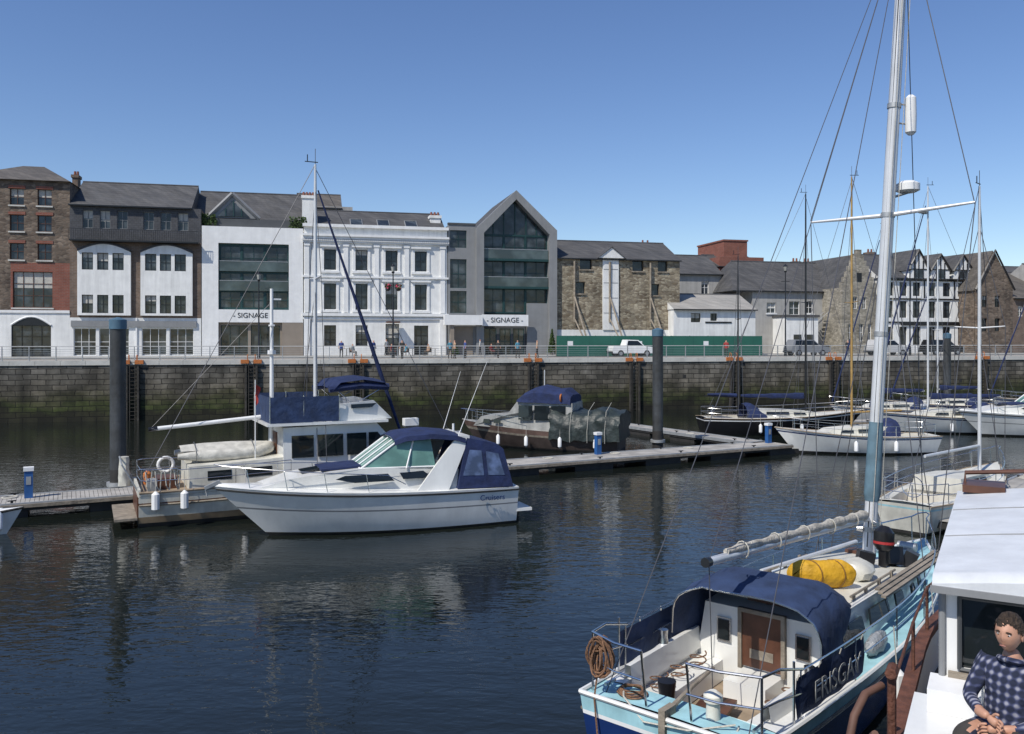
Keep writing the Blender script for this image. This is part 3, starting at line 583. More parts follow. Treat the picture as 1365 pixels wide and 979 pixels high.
for k in range(26):
    px=744+k*6.2; hh=R()
    b('ruined_patches',coping if hh<.5 else rub).box(b.X(px),b.X(px+3+3*R()),-.04-.01*R(),-.002,b.Z(440)+.001,b.Z(440-1-10*hh*hh))
for px in(765,812,866): 
    b('raking_shores',wood).tube([(b.X(px),-.3,b.Z(350)),(b.X(px),-.25,b.Z(430))],.13,4)
    b('raking_shores',wood).tube([(b.X(px),-.2,b.Z(395)),(b.X(px)+.9,-3.4,0)],.12,4); b('raking_shores',wood).tube([(b.X(px),-.2,b.Z(425)),(b.X(px)+.9,-3.4,0)],.1,4)
b.chimney(895,14,313,7,1.6,mat=rubd,zb=ze,pots=2); b.chimney(884,9,322,7.5,1.2,mat=rubd,zb=ze,pots=1)
b.done()
# g
b=Bld('grey_slate_house',903,965,off=10,depth=9); b.wall(903,962,0,b.Z(366),[(935,945,375,392)],greyr,fr=white2,sill=white2); b.body(903,962,b.Z(366),greyr); b.gable(900,963,b.Z(366),b.Z(336),slate,endmat=greyr); b.done()
b=Bld('red_brick_block',962,1010,off=16,depth=8); b.body(965,996,b.Z(322),redb,y=0); b('parapet',redb).box(b.X(964),b.X(997),-.1,8.1,b.Z(322),b.Z(320)); b.body(950,1008,b.Z(345),redb,name='lower_block',y=-2); b.gable(948,1010,b.Z(358),b.Z(338),slate,y0=-2.2); b.done()
b=Bld('white_low_shed',898,1007,off=-1.5,depth=8); b.wall(898,1007,0,b.Z(413),[(921,934,418,430),(947,956,418,428)],white,fr=blackp,nz=1); b.body(898,1007,b.Z(413),white); b.gable(897,1008,b.Z(413),b.Z(390),tinroof,endmat=white)
b('sign',blackp).box(b.X(940),b.X(975),-.06,-.005,b.Z(431),b.Z(429)); b.done()
# h
b=Bld('rendered_slate_house',1000,1128,off=5,depth=10)
b.wall(1003,1128,0,b.Z(389),[(1052,1066,402,420),(1074,1084,402,418),(1100,1113,400,418),(1022,1034,404,418),(1052,1066,434,452),(1100,1112,432,452)],greyr,'walls',fr=white2,sill=white2)
b.body(1003,1128,b.Z(389),greyr); b.gable(975,1130,b.Z(389),b.Z(345),slate,endmat=greyr,hipl=2.5)
b('white_annex',white).box(b.X(1030),b.X(1072),-3,-.01,0,b.Z(424)); b('white_annex_roof',slate).box(b.X(1029),b.X(1073),-3.2,-.02,b.Z(424),b.Z(421)); b('annex_windows',glass).box(b.X(1040),b.X(1050),-3.04,-2.99,1.2,2.4); b('annex_windows',glass).box(b.X(1056),b.X(1065),-3.04,-2.99,1.2,2.4)
for px in(1005,1022,1108,1092): b.chimney(px,9,343 if px>1050 else 348,5,1,mat=brown,zb=b.Z(380),pots=2)
for k in range(12): b('external_stair',galv).box(b.X(1074)+k*.25,b.X(1074)+k*.25+.25,-1.3,-.3,b.Z(446)+k*.19,b.Z(446)+k*.19+.04)
for dy in(-1.3,-.3): b('stair_rail',galv).tube([(b.X(1074),dy,b.Z(446)+1),(b.X(1074)+3,dy,b.Z(446)+12*.19+1)],.03,5)
b.done()
# i
b=Bld('crow_stepped_gable_house',1122,1168,off=1,depth=12); wz=b.Z(384); wl=b.w
b.wall(1122,1168,0,wz,[(1131,1137,432,455),(1145,1151,432,455),(1157,1162,432,455),(1137,1143,396,412),(1149,1155,396,412)],rubg,fr=white2)
zt=b.Z(333); n=7; pts=[(0,wz)]
for k in range(n): z=wz+(zt-wz)*(k+1)/n; x=wl/2*k/n; pts+= [(x,z),(wl/2*(k+1)/n,z)]
pts=pts[:-1]; rp=[(wl-x,z) for x,z in reversed(pts)]
b('stepped_gable',rubg).prism([(x,z) for x,z in pts]+rp,'y',0,.55); b('gable_window',blackp).box(wl/2-.35,wl/2+.35,-.03,-.003,b.Z(376),b.Z(364))
b.body(1122,1168,wz,rubg); b('roof',slate).prism([(.1,wz),(wl/2,zt-.5),(wl-.1,wz)],'y',.56,12); b.done()
# j tudor
b=Bld('tudor_white_building',1172,1298,off=2,depth=10); ze=b.Z(372)
cols=[1186,1204,1222,1242,1262,1282]
b.wall(1172,1298,0,ze,[(c-5,c+5,y0,y1) for c in cols for y0,y1 in((377,395),(402,424),(436,460))],white,fr=blackp,nz=2)
b.body(1172,1298,ze,white); b.gable(1170,1300,ze,b.Z(336),slate,endmat=white)
tm=b('black_timber',blackp)
for px in(1172,1213,1232,1272,1296): tm.box(b.X(px)-.08,b.X(px)+.08,-.08,-.003,b.Z(399),ze)
for y in(374,399,430): tm.box(0,b.w,-.1,-.004,b.Z(y)-.1,b.Z(y)+.08)
for c,hw,top in((1222,13,335),(1251,12,340),(1281,12,340)):
    x0,x1,xm=b.X(c-hw),b.X(c+hw),b.X(c); zt=b.Z(top); zb=ze-.1
    b('gable_dormers',white).prism([(x0,zb),(x1,zb),(x1,zb+1.3),(xm,zt),(x0,zb+1.3)],'y',-.35,4)
    tm.tube([(x0-.2,-.5,zb+1.1),(xm,-.5,zt+.1),(x1+.2,-.5,zb+1.1)],.14,4); 
    for fx in(-.45,0,.45): tm.box(xm+fx*(x1-xm)*1.0-.06,xm+fx*(x1-xm)+.06,-.42,-.352,zb+.1,zb+1.3+(zt-zb-1.3)*(1-abs(fx))-.2)
    tm.box(x0,x1,-.42,-.353,zb+1.2,zb+1.32); b('dormer_glass',glass).box(xm-.7,xm+.7,-.39,-.352,zb+.2,zb+1.15)
    b('dormer_roofs',slate).prism([(x0-.25,zb+1.1),(xm,zt+.2),(x1+.25,zb+1.1),(x1,zb+1.05),(xm,zt),(x0,zb+1.05)],'y',-.5,5)
b.chimney(1197,9,332,5,1,mat=brown,zb=ze,pots=2); b('shopfront_band',blackp).box(b.X(1200),b.w,-.2,-.11,b.Z(434),b.Z(431)); b.done()
b=Bld('corner_house',1165,1176,off=12,depth=8); b.body(1150,1190,b.Z(370),greyr,y=0); b.gable(1148,1200,b.Z(368),b.Z(344),slate); b.done()
# k
b=Bld('brown_gabled_warehouse',1300,1420,off=-1,depth=16); ze=b.Z(385)
b.wall(1302,1350,0,ze,[(1309,1316,395,410),(1326,1333,395,410),(1309,1316,425,442),(1326,1333,425,442)],rubd,fr=blackp)
xm=b.X(1326); b('gable',rubd).prism([(b.X(1302),ze),(b.X(1350),ze),(xm,b.Z(337))],'y',0,.5); b('roof',slate2).prism([(b.X(1300),ze-.3),(xm,b.Z(335)),(b.X(1352),ze-.3)],'y',.3,14)
b.body(1302,1350,ze,rubd,y=.4); b('verge',blackp).tube([(b.X(1300),-.1,ze-.2),(xm,-.1,b.Z(335)),(b.X(1352),-.1,ze-.2)],.16,4)
b.wall(1350,1420,0,b.Z(398),[(1357,1364,408,422)],brown,'right_wing',fr=white2); b.body(1350,1420,b.Z(398),brown,name='right_body'); b.gable(1350,1422,b.Z(398),b.Z(356),slate2,endmat=brown); b.done()
for nm,p0,p1,t0,t1,mt in (('distant_terrace',1290,1420,372,352,greyr),('distant_terrace',-160,-55,280,240,brown),('distant_terrace',1400,1560,380,350,greyr)):
    b=Bld(nm,p0,p1,off=22 if p0>0 and p0<1390 else 0,depth=9); b.body(p0,p1,b.Z(t0),mt,y=0); b.gable(p0,p1,b.Z(t0),b.Z(t1),slate,endmat=mt); b.done()
o=O('green_hoarding',W(S(742,-4.2),-4.2),TH); wd=S(1016,-4.2)-S(742,-4.2); o('panels',hoard).box(0,wd,0,.08,0,Zf(448,880,-4.2))
for k in range(12): o('posts',wood).box(k*wd/11-.05,k*wd/11+.05,.09,.19,0,2.2)
for k in(0,3,6): o('notices',white2).box(1.2+k*2.6,1.8+k*2.6,-.012,-.003,1.1,1.6)
o.done()
def car(px,off,colm,name='parked_car',kind=0):
    o=O(name,W(S(px,off),off,ZQ-.01),TH); hull_=[(-2.3,.35),(2.3,.35),(2.35,.75),(2.2,.98),(1.3,1.08),(-2.25,1.1),(-2.35,.7)]
    bd=o('body',colm); bd.prism(hull_,'y',-.88,.88)
    cb=o('cab',colm); prof=[(-.9,1.07),(1.25,1.06),(.55,1.72),(-.7,1.76)] if kind==0 else [(-2.2,1.07),(1.25,1.06),(.5,1.75),(-1.9,1.78)]
    yf=YF(.85,.22,1.07); cabin(cb,prof,yf)
    if kind==0: sidewin(o('windows',bglass),[(-.75,1.14),(1.05,1.14),(.5,1.64),(-.6,1.66)],yf)
    else: sidewin(o('windows',bglass),[(-1.9,1.14),(1.05,1.14),(.45,1.66),(-1.75,1.68)],yf)
    strip(o('windows',bglass),prof[1],prof[2],.1,.9,-.9,.9,yf)
    for x in(-1.45,1.45):
        for y in(-.8,.8):
            o('wheels',rubber).tube([(x,y-.11,.33),(x,y+.11,.33)],.33,18); o('hubs',galv).tube([(x,y-.12,.33),(x,y+.12,.33)],.19,12)
            o('arches',blackp).tube([(x,y*1.07-.02,.36),(x,y*1.07+.02,.36)],.4,18)
    o('lamps',coping).box(2.25,2.36,-.8,-.45,.7,.88); o('lamps',coping).box(2.25,2.36,.45,.8,.7,.88); o('bumpers',blackp).box(-2.42,-2.3,-.85,.85,.35,.55); o('bumpers',blackp).box(2.3,2.42,-.85,.85,.35,.55)
    o.done()
car(841,-6,white2); car(1075,-6,M('grey_car_paint',(.2,.21,.23),.3,.1),kind=1); car(1182,-6,M('silver_car_paint',(.5,.5,.5),.3,.1),kind=1); car(1255,-6,blackp,kind=1)
def shrub(px,off,h,w_):
    o=O('conical_shrub',W(S(px,off),off),TH); o('trunk',wood).tube([(0,0,0),(0,0,h*.3)],[.07,.05],6)
    for k in range(420):
        f=R(); z=.3+f*(h-.3); rr=w_*(1-f)*(.5+.5*R()); a=R()*6.28; o('foliage',leaf).obox((rr*math.cos(a),rr*math.sin(a),z),(.17,.12,.015),(R()*3,R()*3,R()*3))
    o.done()
shrub(736,-1.5,2.9,.6); shrub(749,-3,1.2,.5); shrub(607,-2.2,1.3,.4)
# ------------------------------------------------------------------ people
def skinmesh(name,verts,edges,sub=2):
    me=bpy.data.meshes.new(name); me.from_pydata([v[:3] for v in verts],edges,[]); ob=bpy.data.objects.new(name,me); sc.collection.objects.link(ob)
    md=ob.modifiers.new('s','SKIN'); md.use_smooth_shade=True
    for i,v in enumerate(verts):
        r=v[3]; d=me.skin_vertices[0].data[i]; d.radius=(r,r) if not isinstance(r,tuple) else r; d.use_root=(i==0)
    ms=ob.modifiers.new('u','SUBSURF'); ms.levels=sub; ms.render_levels=sub
    dg=bpy.context.evaluated_depsgraph_get(); dg.update(); ev=ob.evaluated_get(dg); m2=bpy.data.meshes.new_from_object(ev)
    ob.modifiers.clear(); ob.data=m2; return ob
def paint(ob,mats,fn):
    for m in mats: ob.data.materials.append(m)
    for p in ob.data.polygons: p.material_index=fn(p.center); p.use_smooth=True
shirts=[M('shirt_%d'%i,c,.9,.2,6) for i,c in enumerate([(.05,.08,.25),(.5,.5,.48),(.3,.04,.04),(.03,.03,.03),(.1,.3,.4),(.45,.3,.2)])]
def walker(px,off,k,sit=False):
    V=[(0,0,.93,.14),(0,0,1.15,.125),(0,0,1.38,.15),(0,0,1.5,.065),(0,0,1.58,.075),(0.01,0,1.67,.085),
       (0,.19,1.4,.06),(.02,.25,1.12,.045),(.1,.25,.87,.035),(0,-.19,1.4,.06),(-.02,-.25,1.12,.045),(.06,-.25,.87,.035),
       (0.02,.1,.85,.09),(.1,.1,.47,.06),(.08,.1,.08,.045),(.2,.1,.04,.04),(-.02,-.1,.85,.09),(-.04,-.1,.47,.06),(-.14,-.1,.08,.045),(-.02,-.1,.04,.04)]
    if sit: V=[(x,y,z-.45 if z>.8 else z,r) for x,y,z,r in V]; V[13]=(.42,.1,.47,.06); V[14]=(.42,.1,.08,.045); V[15]=(.54,.1,.04,.04); V[17]=(.42,-.1,.47,.06); V[18]=(.42,-.1,.08,.045); V[19]=(.54,-.1,.04,.04)
    E=[(0,1),(1,2),(2,3),(3,4),(4,5),(2,6),(6,7),(7,8),(2,9),(9,10),(10,11),(0,12),(12,13),(13,14),(14,15),(0,16),(16,17),(17,18),(18,19)]
    e=O('pedestrian',W(S(px,off),off,ZQ+(.1 if off>-3.2 else (0 if off<-8 else -.016))),TH+R()*6.28); ob=skinmesh('body',V,E,1); dz=.45 if sit else 0
    paint(ob,[shirts[k%6],denim,skin,hairm],lambda c:1 if c.z<.92-dz else (3 if c.z>1.68-dz else (2 if c.z>1.47-dz or (abs(c.y)>.2 and c.z<1.1-dz) else 0)))
    ob.parent=e.e
    if sit:
        e('chair',wood).box(-.22,.22,-.22,.22,.36,.4); e('chair',wood).box(-.26,-.22,-.22,.22,.36,.85)
        for a in(-.2,.2):
            for b_ in(-.2,.2): e('chair',wood).box(a-.015,a+.015,b_-.015,b_+.015,0,.36)
        e.done()
for i,(px,off,sit) in enumerate([(498,-12,0),(515,-3,0),(522,-3,1),(536,-14,0),(541,-3,1),(571,-2.5,1),(620,-13,0),(640,-3,0),(655,-3,1),(664,-13,0),(690,-14,0),(716,-13,0),(455,-6,0),(470,-3,1),(968,-13,0),(1130,-12,0),(600,-14,0),(606,-14.3,0)]): walker(px,off,i,bool(sit))
for px in(530,550,580,648,664,462):
    o=O('cafe_table',W(S(px,-3),-3,ZQ+.1),TH); o('top',wood).tube([(0,0,.72),(0,0,.75)],.4,14); o('leg',blackp).tube([(0,0,0),(0,0,.03),(0,0,.04),(0,0,.72)],[.22,.22,.03,.03],8); o.done()
# ------------------------------------------------------------------ piles & pontoons
for X,Y,zt in((-15.7,34.0,7.25),(8.3,48.6,7.05),(36.2,71,7.0)):
    o=O('mooring_pile',(X,Y,0)); o('shaft',pile_m).tube([(0,0,-2),(0,0,zt-.45)],.3,20); o('cap',pilecap).tube([(0,0,zt-.47),(0,0,zt-.42),(0,0,zt-.1),(0,0,zt)],[.33,.33,.33,.06],20); o('guide_collar',galv).tube([(0,0,.55),(0,0,.7)],.42,16); o('weed_line',boot).tube([(0,0,-.5),(0,0,1.2)],.305,20); o.done()
def pontoon(p,q,wd,name='pontoon'):
    a=heading(p,q); L=math.hypot(q[0]-p[0],q[1]-p[1]); o=O(name,(p[0],p[1],0),a)
    x=0
    while x<L: o('planks',decking).box(x,min(L,x+.135),-wd/2+.12,wd/2-.12,.47,.5); x+=.15
    o('frame',galv).box(0,L,-wd/2,-wd/2+.12,.36,.53); o('frame',galv).box(0,L,wd/2-.12,wd/2,.36,.53)
    o('whaler',wood).box(.01,L-.01,-wd/2-.07,-wd/2-.005,.36,.48)
    o('beam',boot).box(0,L,-wd/2+.05,wd/2-.05,.24,.42)
    x=.6
    while x<L-1.5: o('floats',boot).box(x,x+2.2,-wd/2+.1,wd/2-.1,-.3,.25); x+=4.2
    x=1.5
    while x<L: 
        for sg in(-1,1): o('cleats',blackp).box(x-.14,x+.14,sg*(wd/2-.2)-.02,sg*(wd/2-.2)+.02,.58,.62); o('cleats',blackp).box(x-.04,x+.04,sg*(wd/2-.2)-.02,sg*(wd/2-.2)+.02,.52,.6)
        x+=5
    for k in range(int(L/7)):
        x=R()*L; o('rope_coils',ropew).tube([(x+.25*math.cos(a_),wd*.25+.25*math.sin(a_),.52) for a_ in [j*math.pi/6 for j in range(13)]],.03,5)
    o.done()
pontoon((-24,28.2),(15.2,48.6),2.1); pontoon((14.2,48.8),(7.2,60.5),1.4); pontoon((7.2,60.6),(-2,56.5),1.3)
pontoon((24,62),(52,66),2.0); pontoon((14,27.5),(30,44),1.8)
def ped(X,Y,z=.5):
    o=O('service_pedestal',(X,Y,z),.5); o('post',bluep).box(-.14,.14,-.12,.12,0,1.0); o('cap',white2).box(-.17,.17,-.15,.15,1.0,1.14); o('panel',galv).box(-.08,.08,-.135,-.121,.5,.8); o.done()
ped(-17.9,31.6); ped(4.4,43.7); ped(14.6,48.6); ped(30.5,63.2); ped(39,64.2)
# ------------------------------------------------------------------ sailing yachts
def mast(o,x,z0,z1,mat,r=.07,sp=(.6,),spw=.9,lean=0,ly=0,stay=None,hull=None,y=0):
    m=o('mast',mat); top=(x+lean,y+ly,z1); P=lambda f:(x+lean*f,y+ly*f,z0+(z1-z0)*f)
    m.tube([P(0),P(.5),P(.9),P(1)],[r,r*.95,r*.75,r*.55],10)
    rg=o('rigging',rig); rr=.013
    w0=(hull.y(x)-.05) if hull else 1.2; zd=hull.z(x) if hull else .9
    for f in sp:
        a=P(f); o('spreaders',mat).tube([(a[0],a[1]-spw,a[2]+.06),a,(a[0],a[1]+spw,a[2]+.06)],[.02,.035,.02],6)
        for sg in(1,-1): rg.tube([(x,sg*w0,zd),(a[0],a[1]+sg*spw,a[2]+.06),P(min(.99,f+.36))],rr,4); rg.tube([(x-.35,sg*w0,zd),P(f-.03)],rr,4)
    if hull:
        rg.tube([(hull.L-.1,0,hull.z(hull.L)),P(.985)],rr,4); rg.tube([(.1,0,hull.z(0)),P(1)],rr,4)
    rg.tube([P(1),(P(1)[0],P(1)[1],z1+.6)],.012,4); o('masthead',blackp).obox((P(1)[0]-.15,P(1)[1],z1+.08),(.5,.03,.03)); o('masthead',blackp).tube([(P(1)[0]-.3,0,z1+.1),(P(1)[0]-.3,0,z1+.35)],.02,5)
    return P
def yacht(name,st,hd,L,B,f0,f1,hm,mx,mh,mm,mz=None,hood=navy,cover=navy,stripe=None,furl=True,dome=None,deckm=cream,cab=True,r=.07):
    o=O(name,(st[0],st[1],0),hd)
    bands=[(0,.1,'boot',boot),(.1,.84,'topsides',hm),(.84,.9,'cove_line',stripe or navyh),(.9,1,'sheer_strake',hm)]
    h=Hull(o,L,B,f0,f1,.62,L*.13,2.0,.42,.72,bands=bands,sheerdip=.08,trake=.25)
    h.deck(deckm,x0=L*.3); h.well(deckm,teak,.25,L*.3,.38,f0-.45); h.deck(deckm,x0=0,x1=.25,name='stern_deck'); h.rail('toe_rail',teak,.028)
    yf=YF(B*.31,.25,f0,.03,L*.35,.012); z=h.z(L*.45)
    prof=[(L*.3,z-.1),(L*.3,z+.52),(L*.5,z+.46),(L*.66,z+.34),(L*.74,z-.05)]; cabin(o('coachroof',deckm),prof,yf)
    sidewin(o('cabin_windows',bglass),[(L*.36,z+.2),(L*.5,z+.19),(L*.5,z+.36),(L*.36,z+.38)],yf); sidewin(o('cabin_windows',bglass),[(L*.53,z+.18),(L*.61,z+.17),(L*.6,z+.3),(L*.53,z+.33)],yf)
    h.lifelines(.9,L*.86); h.pulpit(L*.85); h.pushpit(.9)
    P=mast(o,mx,z+.3,mh,mm,r=r,sp=(.5,),hull=h)
    bm_=o('boom',mm); bl=mx-.8-(mz*.6 if mz else L*.06); bm_.tube([(mx-.1,0,z+1.25),(mx-bl+.3,0,z+1.35)],.055,8)
    if cover: 
        n=9; rows=[]
        for i in range(n): 
            f=i/(n-1); x=mx-.15-(bl-.5)*f; s_=.19*(1-.5*f)*(1+.15*math.sin(i*2.1)); rows.append([(x,s_*.7*math.cos(a),z+1.38+.02*f+s_*1.1*math.sin(a)) for a in [k*math.pi/4 for k in range(8)]])
        o('sail_cover',cover).loft(rows,close=True,cap=True)
    if furl:
        a=Vector((L-.15,0,h.z(L)+.25)); b_=Vector(P(.95)); o('furled_jib',furl if not furl is True else cover or navy).tube([a,a.lerp(b_,.3),a.lerp(b_,.96)],[.06,.065,.03],7)
    if hood:
        rows=[]
        for i in range(6):
            f=i/5; x=L*.24+L*.12*f; hh=[.95,1.05,1.0,.85,.6,.42][i]; ww=B*.33
            rows.append([(x,ww*math.cos(a),z-.1+.35*0+hh*math.sin(a)**.6 if math.sin(a)>0 else z-.1) for a in [math.pi*k/10 for k in range(11)]])
        o('sprayhood',hood).loft(rows); 
    if mz: mast(o,mz,f0+.1,mh*.74,mm,r=.055,sp=(.6,),spw=.6,hull=None); o('mizzen_boom',mm).tube([(mz,0,z+1.3),(.1,0,z+1.4)],.045,7); o('mizzen_cover',navy).tube([(mz-.1,0,z+1.42),(mz-1.2,0,z+1.48),(.3,0,z+1.5)],[.14,.12,.06],8)
    if dome: o('radar_dome',white2).tube([(mx+.35,0,dome-.16),(mx+.35,0,dome-.1),(mx+.35,0,dome+.1),(mx+.35,0,dome+.16)],[.25,.33,.33,.2],14); o('radar_bracket',galv).box(mx,mx+.4,-.05,.05,dome-.24,dome-.17)
    for x in(L*.3,L*.55): fender(o,x,h.y(x)+.1,.5,white2); fender(o,x,-h.y(x)-.1,.5,white2)
    o('tiller_gear',galv).tube([(.6,0,f0),(.6,0,f0+.5)],.03,6); o('wheel',steel).tube([(.62,.35*math.cos(a),f0+.45+.35*math.sin(a)) for a in [k*math.pi/8 for k in range(17)]],.015,5)
    o.done(); return o,h
yacht('ketch',(13.0,58.0),math.radians(3),11.2,3.4,1.15,1.6,blackp,7.1,16.4,blackp,mz=2.4,stripe=white2,furl=None)
yacht('sailing_yacht',(23.7,48.4),math.radians(182),8.9,2.9,1.0,1.45,gel,4.5,15.6,woody,furl=None,hood=navy,cover=None)
yacht('sailing_yacht',(35.5,59),math.radians(181),11,3.4,1.1,1.5,gel,6.8,17,alu,dome=15.3)
yacht('sailing_yacht',(12.9,28.0),math.radians(44),9.4,2.9,1.0,1.4,gelold,7.2,12.3,alu,cover=None,furl=None,hood=None,stripe=cyan)
yacht('sailing_yacht',(52,74),math.radians(183),11,3.4,1.1,1.5,gel,6,14.5,alu); yacht('sailing_yacht',(40,70),math.radians(178),9,3,1.1,1.4,navyh,5,13,alu)
yacht('sailing_yacht',(33.5,66),math.radians(182),9,3,1.1,1.4,gel,5,15.3,alu)
# ------------------------------------------------------------------ cruiser
def cruiser(name,st,hd,L=9.9,canvas=navy,k=1):
    o=O(name,(st[0],st[1],0),hd)
    h=Hull(o,L,3.2,1.3,1.72,.9,1.75,2.6,.38,.8,bands=[(0,.07,'boot',boot),(.07,.55,'lower_topsides',gel),(.55,.585,'grey_pinstripe',greyc),(.585,.9,'topsides',gel),(.9,.94,'rub_line',greyd),(.94,1,'bulwark',gel)],n=32)
    h.deck(gel,x0=3.2,crown=.1); h.well(gel,teak,.35,3.3,.3,.6); h.deck(gel,0,.36,name='aft_deck',dz=0)
    h.rail('rubbing_strake',rubber,.028,h=.93,out=.02)
    yf=YF(1.32,.35,1.3,.0,5.0,.045)
    prof=[(1.9,1.25),(1.9,1.95),(3.2,2.1),(5.1,2.15),(6.3,2.08),(7.6,1.9),(8.9,1.55)]; cabin(o('superstructure',gel),prof,yf)
    sidewin(o('cabin_windows',bglass),[(4.3,1.72),(5.6,1.72),(6.2,1.85),(5.9,1.95),(4.5,1.95)],yf); sidewin(o('cabin_windows',bglass),[(3.0,1.75),(4.0,1.75),(4.1,1.95),(3.3,1.98)],yf)
    o('hatch',bglass).obox((6.9,0,2.08),(.6,.6,.04),(0,.13,0)); o('sun_pad',navy).obox((5.95,0,2.15),(1.3,1.4,.06),(0,.05,0))
    yw=YF(1.18,.28,2.1,.0,3.6,.10); pw=[(2.9,2.1),(5.35,2.12),(4.1,3.0),(3.0,3.02)]
    cabin(o('windscreen_glass',wsglass),pw,yw)
    fr=o('windscreen_frame',white2)
    for sg in(1,-1):
        fr.tube([(5.35,sg*yw(5.35,2.12),2.13),(4.1,sg*yw(4.1,3),3.0)],.035,6); fr.tube([(4.1,sg*yw(4.1,3),3.0),(3.0,sg*yw(3,3.02),3.03)],.035,6); fr.tube([(3.9,sg*yw(3.9,2.1),2.1),(3.6,sg*yw(3.6,3),3.0)],.03,6)
        fr.tube([(5.35,sg*yw(5.35,2.12),2.13),(2.9,sg*yw(2.9,2.1),2.12)],.03,6)
    for g in(-.33,.33): fr.tube([(5.38,g*yw(5.35,2.1),2.13),(4.1,g*yw(4.1,3),3.02)],.03,6)
    fr.tube([(4.1,-yw(4.1,3),3.02),(4.1,yw(4.1,3),3.02)],.035,6); fr.tube([(5.37,-yw(5.35,2.1),2.13),(5.37,yw(5.35,2.1),2.13)],.035,6)
    cv=o('canvas_top',canvas); rows=[]
    for x,z,w_ in((4.25,3.0,.95),(3.9,3.14,1.1),(3.0,3.2,1.2),(2.2,3.12,1.22),(1.85,3.0,1.22)):
        rows.append([(x,w_*g,z+.1*(1-g*g)+.012*mnoise.noise((x*3,g*4,0))) for g in(-1,-.9,-.5,0,.5,.9,1)]); 
    cv.loft(rows)
    for sg in(1,-1): cv.loft([[(r[3][0],sg*1.0*abs(r[6][1]),r[6][2]+.0),(r[3][0],sg*(abs(r[6][1])+.03),r[6][2]-.16)] for r in rows])
    ar=o('radar_arch',gel)
    ya=lambda z:1.42-.14*(z-1.3)
    for sg in(1,-1): ar.loft([[(x0_,sg*(ya(z)+d),z) for x0_,d in((a,.0),(b2,.0),(b2,-.1),(a,-.1))] for a,b2,z in((2.5,3.6,1.35),(2.1,2.9,2.2),(1.7,2.15,3.05))],close=True,cap=True)
    ar.box(1.7,2.15,-1.18,1.18,3.0,3.1)
    ye=YF(1.45,.15,1.3); pe=[(.2,1.32),(2.2,1.36),(1.8,3.02),(.75,2.8),(.5,2.6)]; cabin(o('aft_canopy',canvas),pe,ye)
    sidewin(o('canopy_windows',vinyl),[(1.25,1.75),(2.0,1.78),(1.72,2.62),(1.3,2.58)],ye); sidewin(o('canopy_windows',vinyl),[(.5,1.72),(1.1,1.75),(1.15,2.55),(.7,2.45)],ye)
    strip(o('canopy_windows',vinyl),pe[4],pe[0],.15,.65,-.8,-.1,ye,-.03); strip(o('canopy_windows',vinyl),pe[4],pe[0],.15,.65,.1,.8,ye,-.03)
    g=o('bow_rail',steel)
    for sg in(1,-1):
        pts=[(x,sg*max(.05,h.y(x)-.1),h.z(x)+zz) for x,zz in((4.0,.25),(4.6,.55),(6,.6),(7.5,.62),(8.8,.64),(9.6,.64))]+[(9.85,0,2.4)]
        g.tube(pts,.016,6)
        for x in(5.2,6.5,7.7,8.8): g.tube([(x,sg*(h.y(x)-.1),h.z(x)),(x+.1,sg*(h.y(x+.1)-.1),h.z(x)+.6)],.013,5)
    o('anchor',galv).obox((9.9,0,1.75),(.5,.12,.1),(0,.4,0)); o('anchor',galv).tube([(9.6,0,1.78),(10.1,0,1.6),(10.05,0,1.4)],.035,6)
    o('bathing_platform',gel).box(-.55,.02,-1.3,1.3,.42,.52); o('outdrive',blackp).obox((-.3,0,.2),(.45,.3,.8)); o('outdrive',blackp).obox((-.3,.0,.72),(.35,.3,.35),(0,.2,0))
    o('antennas',white2).tube([(2.0,.9,3.1),(1.0,1.0,5.6)],[.015,.006],5); o('antennas',white2).tube([(2.0,-.9,3.1),(1.3,-1.0,5.2)],[.015,.006],5)
    o('nav_light',white2).tube([(1.9,0,3.1),(1.9,0,3.4)],.04,6)
    o.text('Cruisers',.26,(1.0,h.y(1.0)+.035,1.0),(math.pi/2,0,math.pi),navyh,.004)
    for x,y in((9.2,.3),(.2,-1.2)): o('mooring_lines',ropew).tube([(x,y,1.6 if x>5 else 1.3),(x-.6,-2.2,1.0),(x-1.2,-3.4,.9)],.015,4)
    o.done(); return o,h
cruiser('motor_cruiser',(-.3,30.7),math.atan2(-.40,-1)); cruiser('motor_cruiser',(39.5,57.5),math.radians(184),canvas=gel); cruiser('motor_cruiser',(46,62.5),math.radians(184),canvas=navy)
# ------------------------------------------------------------------ trawler yacht (A)
hdA=math.atan2(.447,.894); o=O('trawler_yacht',(-13.2,30.0,0),hdA); L=12.3
h=Hull(o,L,3.7,1.2,1.9,.86,1.2,2.4,.45,.84,bands=[(0,.12,'boot',boot),(.12,.3,'stained_waterline',M('stained_brown',(.28,.2,.12),.6,.4,2)),(.3,.62,'topsides',gelold),(.62,.7,'rub_band',mahog),(.7,1,'bulwark',gelold)],n=28)
h.deck(teak,crown=.04,dz=-.12); h.rail('cap_rail',teak,.045,n=6); h.rail('rubbing_strake',wood,.04,h=.64,out=.02)
o('transom_boards',mahog).box(-.05,-.01,-1.35,1.35,.35,1.05); o('bathing_platform',wood).box(-.75,-.05,-1.5,1.5,.28,.36); o('platform_brackets',galv).tube([(-.6,1,.28),(0,1,-.1)],.03,5)
o('white_transom_top',gelold).box(-.03,.05,-1.55,1.55,1.05,1.3)
yf=YF(1.45,.08,1.1); cabin(o('aft_cabin',gelold),[(1.6,1.05),(1.6,1.95),(5.0,2.1),(5.0,1.05)],yf); sidewin(o('aft_windows',bglass),[(2.2,1.45),(3.0,1.46),(3.0,1.78),(2.2,1.77)],yf); sidewin(o('aft_windows',bglass),[(3.5,1.47),(4.4,1.5),(4.4,1.82),(3.5,1.8)],yf)
